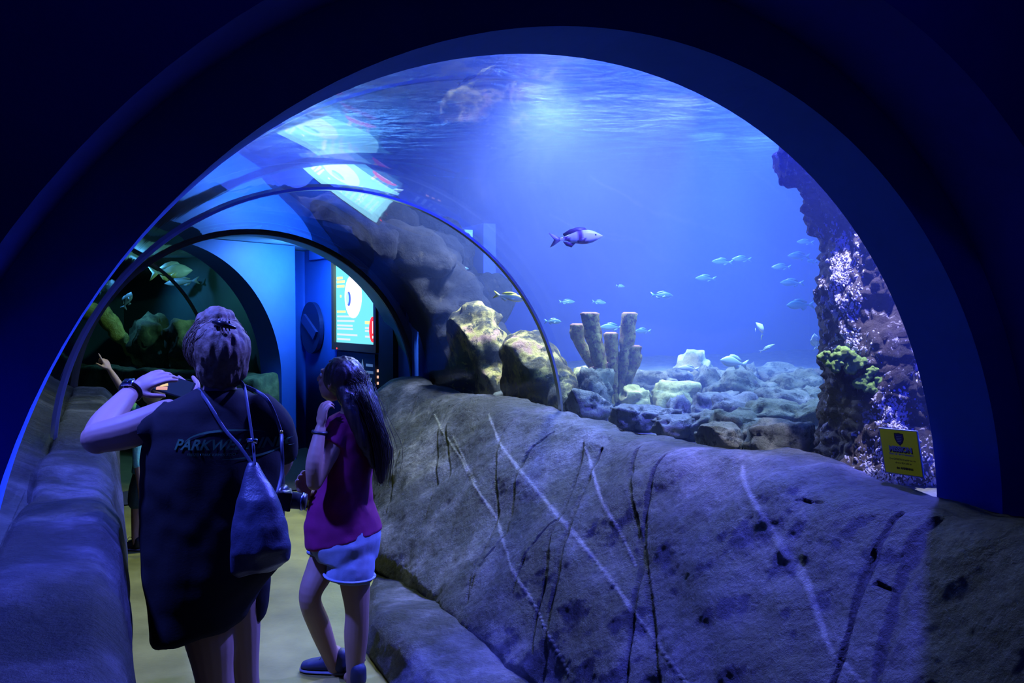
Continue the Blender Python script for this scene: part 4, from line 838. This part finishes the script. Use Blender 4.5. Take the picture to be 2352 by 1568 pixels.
# wristwatch on the left forearm
wc = P(300, 899, 3.085); wd_ = (P(306, 893, 3.11)-P(280, 925, 3.02)).normalized(); wn = Vector((-.05, -.55, .83)); wn = (wn-wd_*wn.dot(wd_)).normalized(); ws = wd_.cross(wn)
wst = addpart('wristwatch', tube([wc+(wn*math.cos(t)+ws*math.sin(t))*.034 for t in [2*PI*i/16 for i in range(17)]], .009, 8, 2, .35, up=tuple(wd_), cap=False), M('watch_strap', (.008, .008, .01), .5), WM)
wm_ = Matrix((ws, wd_, wn)).transposed(); wcase = addpart('watch_case', box(wc+wn*.038, (.036, .038, .010), wm_), MAT_CHROME, WM); wcase.parent = wst; wcase.matrix_parent_inverse = Matrix.Identity(4)
wface = addpart('watch_face', box(wc+wn*.0435, (.030, .032, .002), wm_), M('watch_glass', (.004, .006, .01), .08), WM); wface.parent = wst; wface.matrix_parent_inverse = Matrix.Identity(4)
# print on the back of the shirt, laid onto the cloth
bv = BVHTree.FromPolygons([v.co+Vector((0, 0, 0)) for v in SHIRT.data.vertices], [tuple(p.vertices) for p in SHIRT.data.polygons])
def onto(vs, fs, back, cx, cz, rot=0, cut=None):
    out, ok = [], []
    for v in vs:
        x = v.x*math.cos(rot)-v.y*math.sin(rot)+cx; z = v.x*math.sin(rot)+v.y*math.cos(rot)+cz
        h = bv.ray_cast(Vector((x, 1.5, z)), Vector((0, 1, 0)), 3); ok.append(h[0] is not None); out.append((h[0] if h[0] else Vector((x, D, z)))-Vector((0, back, 0)))
    return out, [f for f in fs if all(ok[i] for i in f)]
MAT_PRINT = M('green_print', (.015, .10, .035), .7)
pc_ = P(556, 1010, D)
big = text_mesh('PARKWELT.INFO', .047, .35, bold=.0012); small = text_mesh('FREIZEITPARK KIRMES ZOO', .012, .2)
addpart('shirt_lettering', onto(*big, .003, pc_.x, pc_.z, -.02), MAT_PRINT, WM).parent = SHIRT
addpart('shirt_small_lettering', onto([v+Vector((-.06, 0, 0)) for v in small[0]], small[1], .003, pc_.x, pc_.z-.030, -.02), MAT_PRINT, WM).parent = SHIRT
def swoosh(a0, a1, rx, rz, w_):
    m_ = 24; vs = []
    for i in range(m_+1):
        a = a0+(a1-a0)*i/m_; ww = w_*math.sin(PI*i/m_)+.0005
        vs += [Vector((rx*math.cos(a), rz*math.sin(a)+ww, 0)), Vector((rx*math.cos(a), rz*math.sin(a)-ww, 0))]
    return vs, [(2*i, 2*i+1, 2*i+3, 2*i+2) for i in range(m_)]
addpart('shirt_swoosh', onto(*swoosh(PI*.96, PI*.28, .145, .048, .003), .003, pc_.x, pc_.z, -.02), MAT_PRINT, WM).parent = SHIRT
addpart('shirt_swoosh', onto(*swoosh(-PI*.04, -PI*.55, .145, .045, .003), .003, pc_.x, pc_.z, -.02), MAT_PRINT, WM).parent = SHIRT
for n_ in ('shirt_lettering', 'shirt_small_lettering', 'shirt_swoosh', 'shirt_swoosh.001'): bpy.data.objects[n_].matrix_parent_inverse = Matrix.Identity(4)

# phone held up in both hands
pcn = P(396, 886, 3.26); pl_ = Vector((.93, .10, -.30)).normalized(); pn = Vector((-.15, -.80, .62)); pn = (pn-pl_*pn.dot(pl_)).normalized(); pm = Matrix((pl_, pn.cross(pl_), pn)).transposed()
PH = mesh('phone', *box((0, 0, 0), (.152, .076, .009), pm), M('phone_case', (.01, .01, .012), .3), smooth=False, label='slim dark phone held up in both hands of the black-shirted woman', cat='phone'); PH.location = pcn
bvm = PH.modifiers.new('b', 'BEVEL'); bvm.width = .003; bvm.segments = 2
def onph(x, y, w_, h_, mat, nm, z=.0052, rz=0):
    g = box(pm@Vector((x, y, z)), (w_, h_, .0008), pm@Matrix.Rotation(rz, 3, 'Z')); o = mesh(nm, *g, mat, smooth=False); o.parent = PH; return o
sc_ = onph(0, 0, .142, .068, M('phone_screen', (.01, .012, .02), .15, emit=(.05, .12, .16), es=.10), 'screen')
def onsc(*a, **k): o = onph(*a, **k); o.parent = sc_; return o
onsc(-.040, .020, .022, .026, glow('photo_green', (.15, .8, .12), .8), 'green_patch', z=.0060, rz=.4)
onsc(-.030, -.006, .030, .018, glow('photo_yellow', (.9, .65, .05), .9), 'yellow_patch', z=.0060, rz=.5)
onsc(-.030, -.024, .040, .014, glow('photo_orange', (.85, .4, .08), .8), 'orange_patch', z=.0060, rz=.3)
# drawstring bag on her back
MAT_BAG = noisy('bag_cloth', [(.3, (.014, .016, .03)), (.7, (.04, .045, .08))], 6, bump=.4, bdist=.01, rough=.4)
BG = empty('drawstring_bag', P(600, 1310, 2.66), 'dark blue drawstring bag hanging on the back of the black-shirted woman', 'bag')
bag = [loft([(P(580, 1062, 2.70), (.012, 0, 0), (0, .012, 0)), (P(585, 1090, 2.69), (.032, 0, 0), (0, .03, 0)), (P(590, 1140, 2.67), (.062, 0, 0), (0, .05, 0)), (P(597, 1200, 2.66), (.085, 0, .0), (0, .06, 0)), (P(600, 1260, 2.65), (.098, 0, .01), (0, .062, 0)), (P(598, 1300, 2.66), (.092, 0, .02), (0, .05, 0)), (P(596, 1312, 2.67), (.07, 0, .02), (0, .03, 0))], 36)]
finish('sack', bag, MAT_BAG, BG, .006, 2, .008, 10, 8, stretch=(2, 1, .5))
MAT_STRAP = M('strap_webbing', (.05, .055, .09), .45)
addpart('strap', tube([P(552, 878, 2.90), P(562, 892, 2.80), P(570, 940, 2.745), P(580, 1010, 2.715), P(585, 1064, 2.69)], .010, 10, 6, .35, up=(0, 1, 0)), MAT_STRAP, BG)
addpart('strap', tube([P(455, 893, 2.88), P(478, 925, 2.765), P(515, 985, 2.735), P(548, 1022, 2.715), P(578, 1064, 2.70)], .007, 10, 6, .4, up=(0, 1, 0)), MAT_STRAP, BG)
addpart('cord', tube([P(578, 1064, 2.69), P(560, 1110, 2.675), P(556, 1200, 2.64), P(560, 1290, 2.655)], .0035, 8, 6), MAT_STRAP, BG)
addpart('cord', tube([P(582, 1064, 2.69), P(612, 1120, 2.665), P(640, 1200, 2.645), P(648, 1290, 2.66)], .0035, 8, 6), MAT_STRAP, BG)
addpart('buckle', box(P(580, 1012, 2.695), (.030, .008, .014), (0, .1, 0)), MAT_CHROME, BG)
# camera on its strap at her right hip
CM = empty('camera', P(652, 1178, 2.78), 'black camera hanging on a strap at the right hip of the black-shirted woman', 'camera')
MAT_CAM = M('camera_plastic', (.012, .012, .014), .35)
cr = Euler((0, .15, .3)).to_matrix(); cc = P(650, 1146, 2.78)
addpart('camera_body', union([box(cc, (.050, .085, .062), cr), ball(cc+Vector((0, 0, .034)), (.018, .03, .014))], .0035, 2)[:2], MAT_CAM, CM)
lax = Vector((.93, .05, -.12)).normalized(); lp = [cc+lax*.02, cc+lax*.05, cc+lax*.075]
addpart('lens', tube(lp, [.028, .027, .026], 20, 2, cap=False), M('lens_barrel', (.02, .02, .022), .3), CM)
addpart('lens_ring', tube([cc+lax*.060, cc+lax*.066], [.0295, .0295], 20, 1, cap=False), M('blue_metal_ring', (.3, .3, .5), .2, metal=1), CM)
addpart('strap', tube([cc+Vector((-.01, -.03, .03)), P(648, 1080, 2.79), P(647, 1020, 2.80), P(643, 985, 2.83), P(612, 915, 2.80), P(560, 885, 2.84)], .006, 8, 5, .4), MAT_STRAP, CM)
addpart('strap_ring', box(P(646, 992, 2.785), (.010, .006, .010)), M('brass', (.7, .5, .2), .2, metal=1), CM)

# ---- girl in the magenta shirt
D = 3.85
GL = empty('person', (P(790, 1400, D).x, D, 0), 'girl with long dark hair, magenta shirt and pale blue shorts, hand at her chin', 'person')
gf = (-.90, .36, .24)
hp, eyes, hat = head_parts(P(779, 872, D), gf, .092)
body = list(hp)+[tube([P(796, 900, D), P(805, 930, D), P(806, 960, D)], [.045, .043, .055], 16, 4),
    loft([(P(806, 948, D), (.05, 0, 0), (0, .06, 0)), (P(803, 972, D), (.09, 0, 0), (0, .13, 0)), (P(800, 1040, D), (.10, 0, 0), (0, .13, 0)), (P(795, 1120, D), (.10, 0, 0), (0, .12, 0)), (P(795, 1200, D), (.13, 0, 0), (0, .14, 0)), (P(795, 1260, D), (.12, 0, 0), (0, .13, 0))], 28),
    tube([P(785, 985, 3.76), P(752, 1050, 3.70), P(722, 1108, 3.66)], [.045, .040, .034], 14, 5), tube([P(722, 1108, 3.66), P(722, 1060, 3.64), P(736, 985, 3.68)], [.034, .036, .024], 14, 5),
    tube([P(815, 980, 3.96), P(770, 1080, 4.02), P(740, 1120, 3.98)], [.042, .036, .032], 14, 5), tube([P(740, 1120, 3.98), P(715, 1135, 3.86), P(702, 1138, 3.78)], [.032, .028, .022], 12, 5),
    tube([P(762, 1250, 3.92), P(735, 1310, 3.88), P(712, 1372, 3.84), P(735, 1440, 3.92), P(768, 1530, 4.0), P(775, 1560, 4.0)], [.075, .066, .050, .050, .034, .036], 18, 6),
    tube([P(812, 1260, 3.82), P(815, 1330, 3.82), P(820, 1400, 3.82), P(818, 1460, 3.84), P(815, 1550, 3.86), P(815, 1572, 3.86)], [.082, .070, .054, .054, .037, .036], 18, 6)]
body += hand_parts(P(737, 978, 3.68), (.10, .15, .95), (.55, .6, .1), (-.3, .1, .2), (.7, .75, .8, .85), .86)
body += hand_parts(P(702, 1140, 3.77), (-.25, -.15, .9), (.5, -.4, .1), (.5, .3, .5), (.45, .5, .55, .6), .84)
for x, q, dx in ((772, 4.0, -.12), (815, 3.86, -.03)):
    a = P(x, 1550, q); body.append(tube([(a.x, a.y, .10), (a.x, a.y, .06), (a.x+dx, a.y+.02, .035)], [.034, .034, .026], 12, 3))
finish('body', body, M('tan_skin', (.30, .17, .11), .5), GL, .005, 2)
for e in eyes: addpart('eye', e, MAT_EYE, GL)
def gring(v, uL, uR, dep, dv=0, d=D):
    a, b = P(uL, v-dv, d), P(uR, v+dv, d); return ((a+b)/2, (b-a)/2, Vector((0, dep, 0)))
MAT_MAG = noisy('magenta_jersey', [(.3, (.14, .004, .05)), (.7, (.20, .006, .08))], 6, bump=.3, bscale=120, bdist=.002, rough=.8, spec=.3)
gs = [loft([gring(945, 778, 838, .07), gring(958, 755, 852, .12), gring(985, 746, 860, .14), gring(1040, 745, 862, .14), gring(1100, 735, 855, .14), gring(1150, 712, 856, .15), gring(1195, 700, 868, .155, -8), gring(1232, 703, 877, .16, -20), gring(1238, 710, 872, .15, -20)], 40),
      tube([P(788, 978, 3.77), P(762, 1022, 3.73)], [.060, .060], 16, 3, cap=False), tube([P(818, 978, 3.93), P(800, 1025, 3.98)], [.055, .055], 16, 3)]
finish('shirt', gs, MAT_MAG, GL, .007, 2, .008, 8, 6, stretch=(1.3, 1, .5))
MAT_DENIM = noisy('pale_denim', [(.3, (.17, .21, .27)), (.7, (.25, .29, .36))], 10, bump=.3, bscale=150, bdist=.002, rough=.85)
SH = finish('shorts', [loft([gring(1208, 712, 872, .15, -10), gring(1240, 712, 876, .16, -10), gring(1280, 730, 866, .15)], 36), tube([P(808, 1265, 3.82), P(806, 1300, 3.80), P(803, 1326, 3.80)], [.106, .106, .104], 22, 3, cap=False), tube([P(758, 1240, 3.93), P(738, 1285, 3.90)], [.088, .078], 22, 3, cap=False)], MAT_DENIM, GL, .007, 2, .005, 10, 7)
c = P(803, 1320, 3.80); cuff = [Vector((c.x+.108*math.cos(t), c.y+.108*math.sin(t), c.z-.008*math.cos(t))) for t in [2*PI*i/24 for i in range(25)]]
cf = addpart('cuff', tube(cuff, .010, 8, 1, .5, up=(0, 0, 1), cap=False), MAT_DENIM, GL); cf.parent = SH; cf.matrix_parent_inverse = Matrix.Identity(4)
gsh = M('navy_shoe', (.015, .02, .05), .6)
a = P(772, 1550, 4.0); shoe(GL, (a.x+.05, a.y-.01, 0), (a.x-.17, a.y+.03, 0), gsh, .9)
a = P(815, 1550, 3.86); shoe(GL, (a.x+.03, a.y-.05, 0), (a.x-.05, a.y+.16, 0), gsh, .9)
MAT_DHAIR = noisy('dark_brown_hair', [(.3, (.010, .007, .006)), (.7, (.035, .022, .018))], 30, bump=.5, bscale=140, bdist=.004, rough=.38)
f_, s_, u_ = frame(gf); hc = P(782, 868, D); mm = Matrix((s_, f_, u_)).transposed()
gh = [ball(hat(0, -.024, .022), (.090, .095, .092), 24, 16, mm), ball(hat(0, -.07, -.03), (.075, .055, .08), 18, 12, mm),
      tube([P(822, 880, D), P(845, 930, 3.82), P(862, 990, 3.80), P(874, 1050, 3.80), P(874, 1105, 3.80)], [.062, .056, .050, .044, .016], 18, 6, .8), tube([P(800, 900, 3.78), P(815, 950, 3.74), P(838, 1010, 3.74), P(856, 1070, 3.76)], [.05, .046, .036, .012], 16, 6, .7)]
hv, hfs, hns = union(gh, .0055, 3)
hv = [v+n_*(.006*noise.noise(Vector((v.x*45, v.y*45, v.z*6)))+.003*noise.noise(Vector((v.x*100, v.y*100, v.z*16)))) for v, n_ in zip(hv, hns)]
keepf = [q for q in hfs if all(not ((hv[i]-hc).dot(f_) > .050 and (hv[i]-hc).dot(u_) < .062) for i in q)]
addpart('hair', (hv, keepf), MAT_DHAIR, GL)
def glock(rnd):
    if rnd.random() < .5:
        a = rnd.uniform(-PI, PI); z = rnd.uniform(.1, 1); rr = math.sqrt(1-z*z); p = hat(math.cos(a)*rr*.092, -.024+math.sin(a)*rr*.097, .024+z*.094)
        if (p-hc).dot(f_) > .05: p = hc+u_*.095
        q = P(rnd.uniform(815, 850), rnd.uniform(880, 930), 3.80); mid = (p+q)/2+(p-hc).normalized()*.025
        return [p, (p*.7+q*.3)+(p-hc).normalized()*.012, mid, q]
    x = rnd.gauss(0, 12); d = 3.74+rnd.uniform(-.02, .05); k = rnd.uniform(.0, 26) if rnd.random() < .25 else 0
    return [P(828+x, 890+rnd.uniform(-10, 30), d), P(852+x+k*.4, 960, d-.01), P(872+x+k, 1030, d), P(876+x*.8+k*.6, rnd.uniform(1070, 1118), d+.01)]
st = addpart('hair_strands', strands(glock, 420, 9, .0011), MAT_DHAIR, GL); st['kind'] = 'stuff'
wb = P(734, 992, 3.68); addpart('wristband', tube([wb+Vector((.029*math.cos(t), .029*math.sin(t), -.003*math.cos(t))) for t in [2*PI*i/16 for i in range(17)]], .007, 8, 1, cap=False), M('dark_band', (.008, .008, .01), .5), GL)

# ---- child pointing, further on by the left parapet
D = 6.1; KD = empty('person', (P(330, 1200, D).x, D, 0), 'small child in a teal top pointing up, half hidden behind the woman', 'person')
hp, eyes, hat = head_parts(P(352, 900, D), (-.8, .4, .3), .082)
body = list(hp)+[tube([P(350, 925, D), P(350, 945, D)], [.034, .04], 12, 3), loft([(P(350, 938, D), (.05, 0, 0), (0, .04, 0)), (P(348, 955, D), (.10, 0, 0), (0, .07, 0)), (P(345, 1040, D), (.10, 0, 0), (0, .08, 0)), (P(342, 1090, D), (.10, 0, 0), (0, .08, 0))], 24),
    tube([P(322, 955, D), P(300, 930, D), P(283, 898, D)], [.036, .030, .026], 12, 4), tube([P(283, 898, D), P(264, 868, D), P(252, 850, D)], [.027, .024, .018], 12, 4),
    tube([P(325, 965, 6.0), P(314, 1040, 5.95), P(318, 1080, 5.95)], [.034, .027, .025], 12, 4), tube([P(318, 1080, 5.95), P(324, 1130, 5.95), P(328, 1165, 5.95)], [.025, .022, .017], 12, 4),
    tube([P(330, 1090, D), P(318, 1150, D), P(312, 1235, D)], [.07, .05, .030], 14, 5), tube([P(352, 1090, D), P(352, 1150, D), P(350, 1235, D)], [.07, .05, .030], 14, 5)]
body += hand_parts(P(251, 848, D), (-.45, .1, .85), (-.7, .2, -.4), (-.5, -.3, -.3), (.0, 1.1, 1.15, 1.15), .85)
body += hand_parts(P(328, 1167, 5.95), (.1, 0, -1), (1, .2, 0), (-.3, -.9, 0), (.3, .35, .4, .4), .75)
for x in (312, 350): a = P(x, 1235, D); body.append(tube([(a.x, a.y, .09), (a.x, a.y, .05), (a.x-.08, a.y+.02, .03)], [.03, .03, .022], 10, 3))
finish('body', body, MAT_SKIN, KD, .006, 2)
for e in eyes: addpart('eye', e, MAT_EYE, KD)
finish('shirt', [loft([(P(350, 940, D), (.06, 0, 0), (0, .05, 0)), (P(348, 956, D), (.115, 0, 0), (0, .085, 0)), (P(345, 1040, D), (.115, 0, 0), (0, .09, 0)), (P(342, 1085, D), (.12, 0, 0), (0, .095, 0))], 24), tube([P(325, 957, D), P(306, 937, D)], [.044, .042], 12, 3), tube([P(326, 968, 6.02), P(316, 1030, 5.96), P(315, 1066, 5.95)], [.043, .036, .032], 12, 3)], noisy('teal_shirt', [(.3, (.10, .40, .36)), (.7, (.2, .55, .5))], 8, rough=.8), KD, .007, 2, .004, 12)
finish('trousers', [tube([P(340, 1075, D), P(322, 1120, D), P(316, 1150, D)], [.09, .075, .068], 14, 4), tube([P(345, 1075, D), P(352, 1120, D), P(352, 1150, D)], [.09, .075, .068], 14, 4)], noisy('dark_trousers', [(.3, (.02, .05, .05)), (.7, (.03, .07, .07))], 8, rough=.8), KD, .007, 2)
finish('hair', [ball(P(354, 893, D+.01), (.085, .088, .080))], noisy('brown_hair', [(.3, (.05, .03, .02)), (.7, (.12, .08, .05))], 30), KD, .006, 2, .006, 30)
for x in (312, 350): a = P(x, 1235, D); shoe(KD, (a.x+.04, a.y-.01, 0), (a.x-.13, a.y+.02, 0), bl, .75)

# ------------------------------------------------------------------ yellow sign on the glass
q = [P(2023, 981, 3.0), P(2113, 989, 3.0), P(2123, 1096, 3.0), P(2034, 1083, 3.0)]
def on_glass(u, v, rr=R-.012):
    o = w2t(Vector((0, 0, H))); p = w2t(uv2w(u, v, 3)); d = [p[i]-o[i] for i in range(3)]; ox, oz = o[0], o[2]-ZC; dx, dz = d[0], d[2]
    A_ = dx*dx+dz*dz; B_ = 2*(ox*dx+oz*dz); C_ = ox*ox+oz*oz-rr*rr; t = (-B_+math.sqrt(B_*B_-4*A_*C_))/(2*A_); return W(o[0]+d[0]*t, o[1]+d[1]*t, o[2]+d[2]*t)
tl, tr_, br, bl_ = [on_glass(*a) for a in ((2023, 981), (2113, 989), (2123, 1096), (2034, 1083))]
sx = ((tr_-tl)+(br-bl_))/2; sy = ((tl-bl_)+(tr_-br))/2; sw, sh = sx.length, sy.length; sx.normalize(); sy = (sy-sx*sy.dot(sx)).normalized(); sn = sx.cross(sy)
if sn.dot(Vector((0, 0, H))-tl) < 0: sn = -sn
sc0 = (tl+tr_+br+bl_)/4+sn*.006; smx = Matrix((sx, sy, sn)).transposed()
SG = mesh('mission_sign', *box((0, 0, 0), (sw, sh, .004), smx), M('sign_border', (.75, .75, .8), .5), smooth=False, label='yellow-green MISSION sign with a white border and blue shield on the glass', cat='sign'); SG.location = sc0
def son(name, g, mat, off=.0045):
    o = mesh(name, [smx@Vector((v.x, v.y, (v.z if len(v) > 2 else 0)+off)) for v in g[0]], g[1], mat, smooth=False, recalc=False); o.parent = SG; return o
son('yellow_face', box((0, 0, 0), (sw*.94, sh*.955, .003)), M('sign_yellow', (.50, .62, .02), .5, emit=(.45, .55, .01), es=.05), .0015)
def txt(s_t, size, x, y, mat, nm, bold=0, sh_=0, off=.0042):
    g = text_mesh(s_t, size*sh, sh_, bold=bold); return son(nm, ([v+Vector((x*sw, y*sh, 0)) for v in g[0]], g[1]), mat, off)
mw = M('sign_white', (.85, .85, .95), .5); mk_ = M('sign_black', (.01, .02, .01), .5); mb = M('sign_blue', (.02, .02, .25), .5)
shv = [Vector((x*sw*.105, y*sh*.115, 0)) for x, y in ((-1, 1), (-.3, 1.0), (.0, 1.08), (.3, 1), (1, .95), (1.05, .1), (.7, -.6), (0, -1.15), (-.7, -.6), (-1.05, .1))]
def shield(k, z): return [v*k+Vector((.02*sw, .29*sh, z)) for v in shv], [tuple(range(10))]
son('shield', shield(1.12, 0), mk_, .0036); son('shield_face', shield(.92, 0), mb, .0040)
son('shield_marks', join(*[box((.02*sw, (.345-.035*i)*sh, 0), (sw*w_, sh*.010, .0004)) for i, w_ in enumerate((.12, .13, .12, .09))]), mw, .0044)
txt('MISSION', .155, .02, .06, mk_, 'title_shadow', .0022, 0, .0038).location = smx@Vector((.0015, -.0022, 0)); txt('MISSION', .155, .01, .068, mw, 'title', .0012)
txt('Finde die Meereswunder', .062, .02, -.045, M('sign_lilac', (.3, .3, .6), .5), 'subtitle', .0005)
txt('Der GRÖSSTE Fleischfresser in', .052, .03, -.16, mk_, 'text_line', .0003); txt('diesem SEA LIFE ist', .052, .04, -.235, mk_, 'text_line', .0003); txt('der AMMENHAI', .062, .06, -.35, mk_, 'text_line', .0009)
